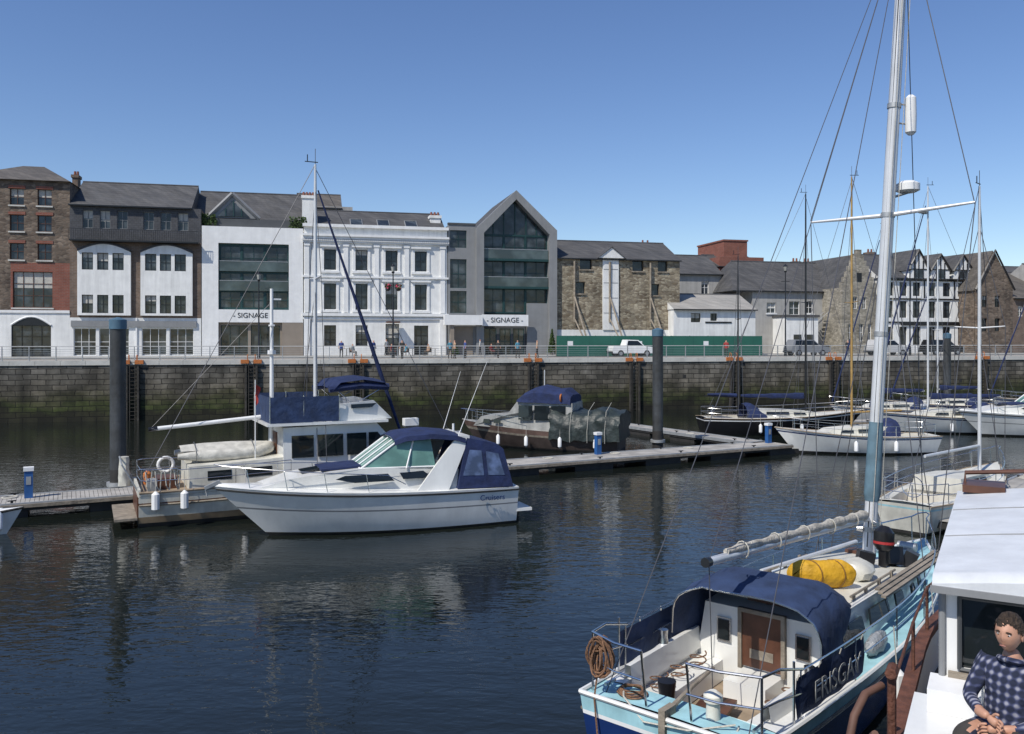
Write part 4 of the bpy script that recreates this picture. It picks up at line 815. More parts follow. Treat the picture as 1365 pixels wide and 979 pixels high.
yw=YF(1.5,.06,1.2,0,7,.03); pf=[(4.8,1.15),(4.8,3.15),(8.3,3.22),(9.3,2.15),(9.6,1.3)]; cabin(o('deckhouse',gel),pf,yw)
for x0,x1 in((5.1,5.9),(6.05,7.0),(7.15,7.9)): sidewin(o('saloon_windows',bglass),[(x0,2.05),(x1,2.05),(x1,2.85),(x0,2.85)],yw)
sidewin(o('saloon_windows',bglass),[(8.0,2.07),(8.95,2.15),(8.35,2.85),(8.0,2.85)],yw)
for g0,g1 in((-.9,-.35),(-.28,.28),(.35,.9)): strip(o('saloon_windows',bglass),pf[2],pf[3],.12,.9,g0,g1,yw)
o('door',mahog).box(4.76,4.795,-.35,.35,1.3,2.9)
o('flybridge_deck',gel).box(4.2,8.7,-1.6,1.6,3.23,3.33)
cabin(o('flybridge_coaming',gel),[(6.6,3.32),(6.8,3.95),(8.2,4.05),(8.95,3.34)],YF(1.5,.1,3.3,0,7.5,.1)); sidewin(o('fly_screen',bglass),[(7.3,3.78),(8.1,3.8),(8.3,3.95),(7.3,3.93)],YF(1.5,.1,3.3,0,7.5,.1))
dg_=o('blue_dodger',navyl)
for (a,c_) in(((6.8,1.58),(4.3,1.58)),((4.3,1.58),(4.3,-1.58)),((4.3,-1.58),(6.8,-1.58))):
    rw=[]
    for i in range(9):
        f=i/8; x=a[0]+(c_[0]-a[0])*f; y=a[1]+(c_[1]-a[1])*f; n_=.04*math.sin(i*2.3); rw.append([(x,y,3.35),(x,y+n_*.6,3.8),(x,y,4.28)])
    dg_.loft(rw)
fr=o('fly_rails',steel)
for x,y in((4.3,1.56),(5.5,1.56),(6.8,1.56),(4.3,-1.56),(5.5,-1.56),(6.8,-1.56)): fr.tube([(x,y,3.3),(x,y,4.32)],.018,6)
bt=o('bimini',navy); bt.loft([[(x,1.45*g,z+.12*(1-g*g)) for g in(-1,-.6,0,.6,1)] for x,z in((6.6,4.45),(6.9,4.75),(7.8,4.85),(8.6,4.72),(8.8,4.5))]); 
bt.tube([(6.5,-1.3,4.5),(7.7,-1.3,4.62),(8.8,-1.3,4.55)],.13,8); bt.tube([(6.5,1.3,4.45),(7.7,1.3,4.55),(8.8,1.3,4.45)],.1,8)
for x in(6.7,8.6):
    for y in(-1.35,1.35): fr.tube([(7.4,y,3.9),(x,y,4.55)],.016,6)
dn=o('upturned_dinghy',M('dinghy_hypalon',(.56,.54,.48),.7,.3,4,bump=.4)); ZD=2.2
path=[(1.3,.62),(2.2,.66),(3.2,.66),(4.0,.55),(4.5,.25),(4.6,0),(4.5,-.25),(4.0,-.55),(3.2,-.66),(2.2,-.66),(1.3,-.62)]
dn.tube([(x,y,ZD+.02+(.12 if abs(y)<.3 else 0)) for x,y in path],[.1,.21,.22,.22,.21,.2,.21,.22,.22,.21,.1],10)
dn.loft([[(x,y*g_,ZD+.2+.22*(1-g_*g_)*(1-.3*((x-3)/1.6)**2)) for g_ in(-1,-.5,0,.5,1)] for x,y in((1.4,.6),(2.2,.62),(3.2,.62),(4.0,.5),(4.5,.2))])
for x in(1.9,3.9): o('dinghy_straps',greyd).tube([(x,-.85,2.0),(x,-.87,2.3),(x,-.6,2.48),(x,0,2.66),(x,.6,2.48),(x,.87,2.3),(x,.85,2.0)],.012,4)
P=mast(o,6.3,3.3,13.1,alu,r=.075,sp=(.55,),spw=.9,hull=h)
a=Vector((9.9,0,2.2)); b_=Vector(P(.93)); o('furled_sail',navy).tube([a,a.lerp(b_,.3),a.lerp(b_,.97)],[.05,.085,.03],8)
o('boom',white2).tube([(5.0,.3,3.5),(.5,.3,3.15)],.075,9); o('boom_end',blackp).tube([(.7,.3,3.17),(.4,.3,3.14)],.08,8)
o('mizzen_pole',white2).tube([(4.75,.5,2.0),(4.75,.5,8.3)],[.085,.06],10); o('mizzen_pole_fittings',white2).tube([(4.75,.5,5.8),(4.75,.5,5.95)],.16,8); o('mizzen_pole_fittings',white2).obox((4.95,.5,7.9),(.3,.06,.06)); o('mizzen_pole_fittings',white2).obox((4.75,.5,6.9),(.14,.5,.06))
o('rigging',rig).tube([(.5,.3,3.2),(4.75,.5,7.8)],.008,4)
h.lifelines(1.2,5,ht=.7); h.lifelines(9.2,11.8,ht=.7); h.pushpit(1.2,ht=.75); h.pulpit(11)
rows=[]
for i in range(8):
    f=i/7; rows.append([(-.35+.16*math.cos(a)*(1+.3*f)+.03*mnoise.noise((f*4,a,0)),1.3+.2*math.sin(a)+.06*mnoise.noise((a,f*5,2)),2.1-1.05*f) for a in [k*math.pi/5 for k in range(10)]])
o('covered_outboard',gelold).loft(rows,close=True,cap=True)
o('life_ring',white2).tube([(1.1+.27*math.cos(a),1.86,1.65+.27*math.sin(a)) for a in [k*math.pi/7 for k in range(15)]],.06,8)
o('cockpit_clutter',mahog).box(.6,1.3,-.6,.4,1.08,1.5); o('deck_bin',galv).box(.3,.6,-1.1,-.7,1.08,1.55); o('gas_bottle',orange).tube([(.4,.9,1.08),(.4,.9,1.5),(.4,.9,1.6)],[.14,.14,.05],10); o('stern_gantry',galv).tube([(-.02,1.4,1.2),(-.5,1.4,2.1),(-.5,-1.0,2.1),(-.02,-1.0,1.2)],.03,6)
for k in range(4): o('ropes',ropew).tube([(.2+k*.3,-1.55,1.9),(.25+k*.3,-1.6,1.4),(.35+k*.3,-1.55,1.2),(.4+k*.3,-1.57,1.9)],.02,5)
fender(o,.5,-1.75,.9,white2,.6,.13); fender(o,1.4,-1.9,.9,white2,.6,.13)
o('ensign',M('ensign_red',(.4,.04,.03),.8)).loft([[(3.9+.03*math.sin(i),-.9+.05*math.sin(i*1.7),4.75-i*.12),(4.1-.03*i+.02*math.sin(i*2),-.88+.08*math.sin(i*1.3),4.6-i*.13)] for i in range(6)]); o('flag_staff',white2).tube([(3.9,-.9,2.0),(3.9,-.9,4.9)],.018,5)
for x in(3.4,5.4): fender(o,x,-h.y(x)-.12,.75,white2,.6,.12)
fender(o,2.4,h.y(2.4)+.1,.8,white2)
o('life_raft',white2).obox((9.9,0,2.0),(.7,.5,.35)); o('outboard_cowl',white2).obox((10.6,1.2,2.92),(.6,.36,.3)); o('outboard_cowl_band',greyd).obox((10.6,1.2,2.74),(.58,.34,.08)); o('outboard_leg',greyd).box(10.52,10.66,1.1,1.3,1.9,2.7)
o.done()
# ------------------------------------------------------------------ tarped cruiser (C)
o=O('tarped_cabin_cruiser',(6.3,49.0,0),math.atan2(2.9,-9)); L=9.8
h=Hull(o,L,3.4,1.05,1.55,.85,1.1,2.3,.42,.84,bands=[(0,.12,'boot',boot),(.12,.66,'topsides',M('brown_hull',(.06,.045,.04),.5,.4,2)),(.66,.76,'rubbing_band',wood),(.76,1,'bulwark',M('faded_red_brown',(.16,.1,.08),.6,.4,2))])
h.deck(gelshade); yf=YF(1.4,.08,1.1,0,6,.05); pf=[(2.6,1.0),(2.6,2.75),(5.9,2.8),(6.5,2.0),(8.2,1.85),(8.7,1.3)]; cabin(o('wheelhouse',gelshade),pf,yf)
for x0,x1 in((3.0,3.85),(3.97,4.85),(4.97,5.8)): sidewin(o('windows',bglass),[(x0,1.75),(x1,1.75),(x1,2.58),(x0,2.58)],yf)
for x in(6.9,7.6): sidewin(o('windows',bglass),[(x,1.5),(x+.45,1.5),(x+.4,1.72),(x,1.72)],yf)
for g0,g1 in((-.9,-.1),(.1,.9)): strip(o('windows',bglass),pf[2],pf[3],.1,.9,g0,g1,yf)
cn=o('blue_canopy',navy); cn.loft([[(x,1.4*math.cos(a)+.06*mnoise.noise((x*3,a*2,0)),z+hh*max(0,math.sin(a))**.35+.05*mnoise.noise((x*2,a*3,4))) for a in [math.pi*k/12 for k in range(13)]] for x,z,hh in((2.7,2.7,.5),(3.1,2.72,.85),(3.7,2.72,.8),(4.4,2.74,.98),(5.0,2.75,.85),(5.5,2.75,.6),(5.9,2.78,.15))]); cn.loft([[(2.7,1.4*math.cos(a),2.7),(2.7,1.4*math.cos(a),2.7+.5*max(0,math.sin(a))**.35)] for a in [math.pi*k/10 for k in range(11)]])
o('horseshoe_buoy',orange).tube([(3.25,1.3+.2*math.cos(a),3.05+.2*math.sin(a)) for a in [math.pi*(1.6+k*.14) for k in range(13)]],.05,7)
tp=o('tarpaulin',tarp); rows=[]
for i in range(25):
    f=i/24; x=-.2+4.1*f; row=[]
    for k in range(29):
        a=math.pi*k/28; yy=1.8*math.copysign(abs(math.cos(a))**.5,math.cos(a)); zz=.7+(1.6+.15*math.sin(f*7)+.25*f)*math.sin(a)**.6
        n_=mnoise.noise((x*1.6,yy*1.6,zz*1.6))+.5*mnoise.noise((x*4,yy*4,zz*3)); row.append((x+(.14*n_),yy+.16*n_,zz+.14*n_-.12*abs(math.sin(f*math.pi*3))*math.sin(a)))
    rows.append(row)
tp.loft(rows); tp.poly(rows[0]); tp.poly(rows[-1])
for f in(.6,1.6,2.6): o('tarp_ropes',ropew).tube([(f,1.92,.6),(f,1.97,1.2),(f,1.5,2.35),(f,0,2.75)],.015,4)
h.lifelines(5.5,9.0,ht=.65); h.pulpit(8.7); o('mast_pole',alu).tube([(4.6,.0,3.6),(4.6,0,4.6)],.03,6)
for x in(1.2,3.2,5.2,7): fender(o,x,h.y(x)+.12,.55,navyh if x>3 else white2)
o.done()
o=O('small_dinghy',(-19.4,27.6,0),.1); h=Hull(o,3.4,1.5,.6,.85,.8,.5,2.2,.4,.8,bands=[(0,1,'topsides',white2)]); h.well(white2,white2,.1,2.6,.12,.15); h.deck(white2,x0=2.6); h.rail('gunwale',rubber,.04); fender(o,2.9,-.5,.5,white2); o('outboard',blackp).obox((-.15,0,.8),(.4,.3,.5)); o.done()
# ------------------------------------------------------------------ foreground sailboat
HD=math.radians(49); o=O('blue_sailboat',(2.1,11.55,0),HD); L=12.0; B=3.15
h=Hull(o,L,B,1.2,1.5,.88,1.4,2.0,.42,.84,bands=[(0,.08,'boot',boot),(.08,.76,'blue_topsides',navyh),(.76,.81,'white_band',white2),(.81,1,'cyan_strake',cyan)],n=40,sheerdip=.05,trake=.1)
h.deck(cyan,x0=3.0,crown=.04,dz=-.012); h.deck(cyan,x0=0,x1=.55,name='stern_deck'); h.well(gel,teak,.55,3.0,.36,.62)
h.rail('toe_rail',gel,.035,n=6,dz=.02); h.rail('rubbing_strake',wood,.025,h=.82,out=.01); o('toe_rail',gel).tube([(-.1,h.y(0),1.22),(-.1,-h.y(0),1.22)],.035,6)
for sg in(1,-1):
    o('cockpit_seats',gel).loft([[(x,sg*(h.y(x)-.38),.98),(x,sg*(h.y(x)-.82),.97),(x,sg*(h.y(x)-.84),.64)] for x in(.56,1.2,2,2.6,2.99)])
    o('cockpit_coaming',gel).loft([[(x,sg*(h.y(x)-.26),z0),(x,sg*(h.y(x)-.3),z0+.26),(x,sg*(h.y(x)-.38),z0+.26),(x,sg*(h.y(x)-.42),z0-.1)] for x,z0 in((.7,1.18),(1.4,1.18),(2.2,1.18),(3.0,1.18))])
o('locker_lid',mahog).obox((1.5,.1,.82),(.8,.5,.05),(0,0,.2)); o('engine_box',gel).box(2.3,2.98,-.35,.35,.62,.95); o('bucket',blackp).tube([(1.0,.6,.98),(1.0,.6,1.25)],[.11,.14],12)
for k in range(5): o('cockpit_ropes',ropew if k%2 else rope).tube([(1.2+k*.3+.14*math.cos(a),(-1 if k%2 else 1)*.85+.12*math.sin(a)*(1+.2*R()),1.0+.01*j) for j,a in enumerate([q*math.pi/6 for q in range(24)])],.012,4)
yf=YF(1.16,.18,1.15,0,5.8,.028); pf=[(3.0,.7),(2.98,1.9),(3.4,1.94),(7.0,1.86),(8.9,1.66),(9.4,1.3)]; cabin(o('coachroof',gel),pf,yf)
cabin(o('coachroof_top',cream),[(3.45,1.932),(3.45,1.955),(7.0,1.875),(8.8,1.68),(8.8,1.66)],lambda x,z:yf(x,z)-.1)
for x0,x1 in((3.5,4.5),(4.8,5.8)): sidewin(o('cabin_windows',bglass),[(x0,1.46),(x1,1.46),(x1-.05,1.72),(x0+.05,1.74)],yf)
sidewin(o('cabin_windows',bglass),[(6.2,1.48),(6.7,1.48),(6.65,1.68),(6.2,1.7)],yf)
for x in(7.3,8.0): sidewin(o('cabin_windows',bglass),[(x,1.45),(x+.3,1.45),(x+.28,1.6),(x,1.6)],yf)
o('companionway_doors',mahog).box(2.93,2.975,-.33,.33,1.0,1.87); o('companionway_frame',wood).box(2.9,2.978,-.4,-.335,.95,1.94); o('companionway_frame',wood).box(2.9,2.978,.335,.4,.95,1.94); o('companionway_frame',wood).box(2.9,2.978,-.335,.335,1.875,1.94)
for sg in(1,-1):
    y0,y1=sorted((sg*.55,sg*.8)); o('bulkhead_port',bglass).box(2.935,2.956,y0+.03,y1-.03,1.33,1.67); o('bulkhead_port_frame',steel).box(2.95,2.974,y0,y1,1.3,1.7)
o('door_vent',wood).box(2.92,2.929,-.2,.2,1.15,1.3)
o('sliding_hatch',mahog).box(3.3,4.5,-.42,.42,1.96,2.03)
sh=o('sprayhood',navyl); rows=[]; 
for i,(x,hh,w_) in enumerate(((2.25,2.36,1.25),(2.5,2.45,1.23),(2.7,2.44,1.21),(2.9,2.51,1.2),(3.1,2.46,1.18),(3.3,2.49,1.16),(3.7,2.40,1.1),(4.05,2.2,1.02),(4.25,1.98,.97))):
    row=[]
    zb=1.5 if i<4 else 1.5+.4*(i-3)/5
    for k in range(17):
        a=math.pi*k/16; n_=.05*mnoise.noise((x*4,k*.6,1))
        row.append((x+n_,w_*math.copysign(abs(math.cos(a))**.6,math.cos(a)),zb+(hh-zb)*math.sin(a)**.5+n_ if 0<k<16 else zb))
    rows.append(row)
sh.loft(rows); o('hood_frame',steel).tube(rows[0],.018,6)
sh.loft([[rows[i][16],(rows[i][16][0]+.1,rows[i][16][1]-.02,1.2)] for i in range(6)]); sh.loft([[rows[i][0],(rows[i][0][0]+.1,rows[i][0][1]+.02,1.2)] for i in range(6)])
for sg in(-1,1):
    dd=o('name_dodger',navyl); dd.loft([[(x,sg*(h.y(x)-.04+.015*math.sin(x*9)),h.z(x)+.07),(x,sg*(h.y(x)-.04+.03*math.sin(x*6)),h.z(x)+.33),(x,sg*(h.y(x)-.04),h.z(x)+.62)] for x in [.95+k*.12 for k in range(20)]])
    for x in(.95,1.6,2.3,3.1): o('dodger_lacing',ropew).tube([(x,sg*(h.y(x)-.03),h.z(x)+.6),(x+.02,sg*(h.y(x)-.01),h.z(x)+.68)],.008,4)
sl_=math.atan2(h.y(3.0)-h.y(1.0),2.0)
o.text('ERISGAY',.42,(2.1,-(h.y(2.1)+.045),h.z(2.1)+.34),(math.pi/2,0,-sl_),M('lettering_white',(.45,.45,.42),.8,.4,12),.003)
h.lifelines(1.1,10.3,ht=.68,step=1.55,ins=.05); h.pulpit(10.3)
pp=o('pushpit',steel); 
for lv,rr in((.85,.02),(.45,.016)):
    pp.tube([(1.15,h.y(1.15)-.05,1.2+lv*.8),(.5,h.y(.5)-.05,1.2+lv),(.1,h.y(0)-.08,1.2+lv),(-.08,.8,1.2+lv),(-.1,.35,1.2+lv)],rr,8); pp.tube([(1.15,-h.y(1.15)+.05,1.2+lv*.8),(.5,-h.y(.5)+.05,1.2+lv),(.1,-h.y(0)+.08,1.2+lv),(-.08,-.8,1.2+lv),(-.1,-.35,1.2+lv)],rr,8)
for x,y in((.1,h.y(0)-.08),(-.1,.35),(-.1,-.35),(.1,-h.y(0)+.08),(.9,h.y(.9)-.05),(.9,-h.y(.9)+.05)): pp.tube([(max(x,.05),y,1.15),(x,y,2.05)],.018,7)
rc=o('rope_coil',rope)
for j in range(15): 
    ox=.0+.14*(R()-.5); oy=1.1+.16*(R()-.5); rw_=.08+.06*R(); rh=.2+.1*R(); ph=R()*6
    rc.tube([(ox+.04*math.sin(a*2+ph),oy+rw_*math.cos(a)*(1-.35*math.sin(a)),1.78+rh*math.sin(a)) for a in [k*math.pi/8 for k in range(17)]],.015,5)
rc.tube([(-.03,1.0,1.9),(.0,1.22,1.88),(.03,1.0,1.86),(-.05,1.2,1.83)],.02,5)
rc.tube([(0,1.15,1.5),(-.12,1.12,1.2),(-.14,1.05,.7),(-.12,.9,.1)],.014,5)
for j in range(4): rc.tube([(.3+.2*math.cos(a)*(1-.12*j),.75+.22*math.sin(a)*(1-.1*j),1.25+.02*j+.01*math.sin(3*a+j)) for a in [k*math.pi/7 for k in range(15)]],.016,5)
o('mooring_lines',ropew).tube([(.3,-.9,1.25),(-.5,-1.0,.8),(-1.5,-1.1,.9)],.014,5); o('mooring_lines',ropew).tube([(.3,.9,1.28),(.0,.7,1.3),(-.12,.3,1.1),(-.15,-.4,1.2),(.2,-.9,1.3)],.014,5)
o('mushroom_vent',cream).tube([(.35,-.5,1.22),(.35,-.5,1.44),(.35,-.5,1.46),(.35,-.5,1.54),(.35,-.5,1.6)],[.1,.09,.13,.13,.05],12)
for sg in(1,-1): o('winches',steel).tube([(1.9,sg*1.2,1.44),(1.9,sg*1.2,1.53),(1.9,sg*1.2,1.65)],[.09,.07,.08],12); o('stern_cleats',steel).box(.2,.45,sg*1.15-.02,sg*1.15+.02,1.27,1.31)
o('tiller',wood).tube([(.1,0,1.3),(.8,.05,1.38),(1.5,.1,1.42)],[.04,.03,.025],8); o('rudder_head',wood).box(-.15,.15,-.05,.05,.9,1.35)
mx=8.35; lean=Vector((.62,-.62,0))*0.8; z0,z1=1.7,15.5
PM=lambda z:Vector((mx,0.12,0))+lean*((z-z0)/(11.9))+Vector((0,0,z))
m=o('mast',alu); m.tube([PM(z0),PM(5),PM(10),PM(z1)],[.13,.13,.125,.1],16); o('mast_wrap',M('mast_cover',(.12,.2,.25),.7,.3,4)).tube([PM(2.95),PM(3.1),PM(4.4),PM(4.6)],[.14,.165,.15,.14],14)
o('mast_track',greyd).tube([PM(2)+Vector((-.125,0,0)),PM(15)+Vector((-.1,0,0))],.016,4)
for z in(2.3,3.0,6.4,8.9,11.2): o('mast_bands',galv).tube([PM(z),PM(z+.1)],.14,14)
for z,a in((2.2,0),(2.35,2),(2.5,4)): p_=PM(z)+Vector((.15*math.cos(a),.15*math.sin(a),0)); o('mast_winches',steel).tube([p_,p_+Vector((.12*math.cos(a),.12*math.sin(a),0))],[.07,.05],10)
sdv=Vector((0,1,0)); c=PM(8.95); o('spreaders',alu).tube([c-sdv*1.65+Vector((0,0,.1)),c,c+sdv*1.65],[.025,.05,.025],8)
rg=o('rigging',rig); w_=h.y(mx)-.06
for sg in(1,-1):
    tip=c+sdv*1.65*sg+Vector((0,0,.05)); rg.tube([(mx,sg*w_,1.3),tip,PM(15.4)],.010,5); rg.tube([(mx-.5,sg*w_,1.3),PM(8.8)],.010,5); rg.tube([(mx+.5,sg*w_,1.3),PM(8.8)],.010,5)
    rg.tube([(.15,sg*1.1,1.2),PM(15.4)],.008,5)
rg.tube([(L-.1,0,1.55),PM(15.3)],.010,5)
fl=o('halyards',ropew)
for dx,dy in((.17,.05),(-.16,-.09),(.05,-.18)): fl.tube([PM(2)+Vector((dx,dy,0)),PM(15)+Vector((dx,dy,0))],.008,4)
rf=PM(11.05)+Vector((.2,-.28,0)); o('radar_reflector',white2).tube([rf-Vector((0,0,.42)),rf-Vector((0,0,.36)),rf,rf+Vector((0,0,.36)),rf+Vector((0,0,.42))],[.05,.11,.12,.11,.05],12); o('reflector_bracket',galv).tube([PM(10.9),rf-Vector((0,0,.2))],.02,5); o('reflector_bracket',galv).tube([PM(11.3),rf+Vector((0,0,.2))],.02,5)
rd=PM(9.45)+Vector((.4,-.25,0)); o('radar_scanner',white2).tube([rd,rd+Vector((0,0,.04)),rd+Vector((0,0,.18)),rd+Vector((0,0,.24))],[.16,.24,.24,.14],16); o('radar_bracket',galv).tube([PM(9.3),rd],.03,6)
b0=Vector((mx-.15,.1,2.6)); b1=Vector((1.4,.12,3.02)); o('boom',alu).tube([b0,b1],.065,10); o('boom_end',blackp).tube([b1,b1+(b1-b0).normalized()*.12],.075,10)
rows=[]
for i in range(34):
    f=i/33; c_=b0.lerp(b1,.02+.9*f); s_=.09*(1-.4*f)*(1+.16*math.sin(i*1.9)+.1*math.sin(i*.9)); rows.append([(c_.x,c_.y+s_*math.cos(a),c_.z+.08+s_*1.1*math.sin(a)) for a in [k*math.pi/5 for k in range(10)]])
o('stowed_sail',M('sailcloth',(.5,.46,.39),.85,.35,5,bump=.7)).loft(rows,close=True,cap=True)
for f in(.12,.3,.48,.66,.84): c_=b0.lerp(b1,f); o('sail_ties',ropew).tube([(c_.x,c_.y+.11*math.cos(a),c_.z+.04+.14*math.sin(a)) for a in [k*math.pi/6 for k in range(13)]],.012,4)
rg.tube([b1,(1.3,0,1.0)],.008,5); rg.tube([b1,PM(15.4)],.007,5)
o('spinnaker_pole',alu).tube([(5.0,.95,2.0),(9.0,.6,1.9)],.045,8)
yb=o('yellow_bag',yellow); rows=[]
for i in range(21):
    f=i/20; s_=.23*(1-abs(2*f-1)**7)**.5+.02; cx=4.45; rows.append([(4.55+.75*f,.15-.72*f+s_*.9*math.cos(a)+.03*mnoise.noise((f*4,a*2,0)),2.17+s_*math.sin(a)+.03*mnoise.noise((f*7,a*2,3))) for a in [k*math.pi/7 for k in range(14)]])
yb.loft(rows,close=True,cap=True)
for f in(.3,.7): o('bag_straps',M('strap_brown',(.2,.1,.02),.8)).tube([(4.55+.75*f+.02*math.cos(a),.15-.72*f+.23*math.cos(a),2.17+.25*math.sin(a)) for a in [k*math.pi/8 for k in range(17)]],.012,4)
rows=[]
for i in range(9):
    f=i/8; s_=.26*(1-abs(2*f-1)**3)**.5+.02; cx=5.7+.7*f; rows.append([(cx,-.4+s_*1.2*math.cos(a),2.05+s_*.75*math.sin(a)+.05*mnoise.noise((cx*5,a*2,3))) for a in [k*math.pi/6 for k in range(12)]])
o('folded_canvas',gelold).loft(rows,close=True,cap=True)
o('outboard_motor',blackp).tube([(7.5,-.45,2.15),(7.52,-.45,2.25),(7.55,-.45,2.5),(7.6,-.45,2.6)],[.12,.2,.2,.1],10); o('outboard_motor',blackp).box(7.42,7.6,-.52,-.38,1.85,2.2); o('outboard_band',M('red_trim',(.4,.03,.03),.5)).tube([(7.53,-.45,2.28),(7.535,-.45,2.33)],.207,10)
o('kit_bag',blackp).obox((7.2,-.2,2.0),(.35,.3,.3),(.2,.1,.5)); o('kit_bag',blackp).obox((7.9,-.5,1.98),(.3,.3,.35),(.1,.3,.9)); o('kit_bag',blackp).obox((8.2,-.75,1.9),(.4,.25,.3),(.4,.1,.2))
for k in range(3): o('deck_planks',wood).box(5.0+.15*k,9.0,-1.28+.1*k,-1.2+.1*k,1.93+.012*k,1.965+.012*k)
o('deck_hatch',mahog).obox((9.0,.5,1.7),(.5,.5,.07),(0,.1,0)); o('windlass',galv).tube([(10.6,-.2,1.6),(10.6,.2,1.6)],.1,10); o('windlass',galv).box(10.4,10.8,-.12,.12,1.42,1.55)
for sg in(1,-1):
    o('grab_rails',wood).tube([(4.4,sg*.9,2.02),(6.9,sg*.85,1.96)],.022,6)
    for x in(4.6,5.2,5.9,6.6): o('grab_rails',wood).box(x-.04,x+.04,sg*.88-.02,sg*.88+.02,1.85,2.01)
rows=[]
for i in range(10):
    f=i/9; s_=.15*(1-abs(2*f-1)**2)**.5+.02; cx=3.9+.9*f; rows.append([(cx,-1.33+s_*.7*math.cos(a),1.36+s_*math.sin(a)+.07*mnoise.noise((cx*6,a*2,3))) for a in [k*math.pi/6 for k in range(12)]])
o('plastic_sheet',M('clear_plastic',(.4,.42,.44),.25,.4,6,bump=.9)).loft(rows,close=True,cap=True)
for x in(4.2,6.6): fender(o,x,-h.y(x)-.13,.75,white2,.6,.12)
o.done()
# ------------------------------------------------------------------ wheelhouse boat (foreground right)
HW=math.atan2(.87,.5); HL=Vector((3.25,6.4,0)); o=O('fishing_boat',HL,HW)
RZ=4.56
hl=o('hull_side',M('dark_hull_paint',(.035,.025,.022),.5,.4,2)); dk=o('deck',M('deck_brown',(.1,.065,.05),.7,.35,3))
def yb_(x): return .42 if x<3 else .42-((x-3)/5.2)**2*2.0
xs=[-3+k*.5 for k in range(23)]
hl.loft([[(x,yb_(x),2.95),(x,yb_(x)-.03,1.8),(x,yb_(x)-.25,-.3)] for x in xs]); hl.loft([[(x,-3.6+.0-(yb_(x)-.42),2.95),(x,-3.5-(yb_(x)-.42),1.8),(x,-3.3-(yb_(x)-.42),-.3)] for x in xs])
dk.loft([[(x,yb_(x)-.05,2.5),(x,-3.55-(yb_(x)-.42),2.5)] for x in xs]); hl.poly([(-3,.42,2.95),(-3,-3.6,2.95),(-3,-3.3,-.3),(-3,.17,-.3)])
o('bulwark_cap',rust).loft([[(x,yb_(x)+.05,2.95),(x,yb_(x)+.05,3.02),(x,yb_(x)-.08,3.02),(x,yb_(x)-.08,2.95)] for x in xs],close=True,cap=True); o('bulwark_inner',white2).loft([[(x,yb_(x)-.06,2.95),(x,yb_(x)-.07,2.5)] for x in xs])
wh=o('wheelhouse_walls',white2); X1,Y1=4.1,-2.7; zb=3.0; zt=RZ-.06
def vwall(p,q,wins,nrm):
    p=Vector((p[0],p[1]));q=Vector((q[0],q[1])); fs=sorted({0,1}|{v for w in wins for v in w[:2]}); zs=sorted({zb,zt}|{v for w in wins for v in w[2:]}); n=Vector(nrm)
    def PT(f,z,d=0): v=p.lerp(q,f)+n*d; return (v.x,v.y,z)
    for i in range(len(fs)-1):
        for j in range(len(zs)-1):
            cf,cz=(fs[i]+fs[i+1])/2,(zs[j]+zs[j+1])/2
            if not any(w[0]<cf<w[1] and w[2]<cz<w[3] for w in wins): wh.poly([PT(fs[i],zs[j]),PT(fs[i+1],zs[j]),PT(fs[i+1],zs[j+1]),PT(fs[i],zs[j+1])])
    for w in wins:
        o('wheelhouse_glass',bglass).poly([PT(w[0],w[2],-.05),PT(w[1],w[2],-.05),PT(w[1],w[3],-.05),PT(w[0],w[3],-.05)])
        for a,b2 in(((w[0],w[2]),(w[1],w[2])),((w[1],w[2]),(w[1],w[3])),((w[1],w[3]),(w[0],w[3])),((w[0],w[3]),(w[0],w[2]))):
            o('window_trim',greyd).tube([PT(*a,.012),PT(*b2,.012)],.016,4); wh.poly([PT(*a),PT(*b2),PT(*b2,-.05),PT(*a,-.05)])
vwall((0,0),(0,Y1),[(.035,.31,3.86,4.40),(.36,.62,3.2,4.3),(.68,.95,3.83,4.36)],(-1,0)); vwall((0,0),(X1,0),[(.08,.3,3.83,4.36),(.36,.62,3.83,4.36),(.68,.92,3.83,4.36)],(0,1)); vwall((X1,0),(X1,Y1),[(.06,.46,3.83,4.36),(.54,.94,3.83,4.36)],(1,0)); vwall((0,Y1),(X1,Y1),[(.08,.4,3.83,4.36)],(0,-1))
rf=o('wheelhouse_roof',M('roof_white',(.68,.7,.72),.5,.14,2,bump=.12,streak=.12)); rows=[]
for x in(-.16,-.08,0,1,2,3,4.0,4.25): rows.append([(x,.08+(-2.9)*k/8,RZ-(.05 if x<-.1 or x>4.2 else 0)+.14*math.sin(math.pi*k/8)) for k in range(9)])
rf.loft(rows); rf.loft([[(r[0][0],r[0][1],r[0][2]),(r[0][0],r[0][1],RZ-.1)] for r in rows]); rf.loft([[(rows[0][k]),(rows[0][k][0],rows[0][k][1],RZ-.1)] for k in range(9)])
o('roof_soffit',white2).box(-.155,4.24,-2.8,.07,RZ-.1,RZ-.085); o('roof_trim',greyc).box(-.18,-.162,-2.8,.09,RZ-.11,RZ-.06)
for x in(1.35,2.7): o('roof_seams',greyc).tube([(x,.07-2.87*k/8,RZ+.14*math.sin(math.pi*k/8)+.004) for k in range(9)],.006,4)
o('roof_rail',mahog).tube([(3.9,.0,RZ+.02),(4.0,-.0,RZ+.22),(4.0,-1.2,RZ+.34),(4.0,-2.6,RZ+.24)],.025,7); o('roof_rail',mahog).box(3.7,4.2,-.4,.02,RZ+.04,RZ+.12); o('roof_lamp',steel).ell((3.4,-.9,RZ+.33),(.1,.1,.1)); o('roof_lamp',steel).tube([(3.4,-.9,RZ+.1),(3.4,-.9,RZ+.3)],.03,6)
o('aft_bench',white2).box(-1.15,-.004,-2.6,.16,2.5,3.58); o('bench_top',gel).box(-1.2,-.005,-2.65,.21,3.583,3.63); o('bench_locker_lines',greyc).box(-1.165,-1.151,-1.0,-.98,2.6,3.5)
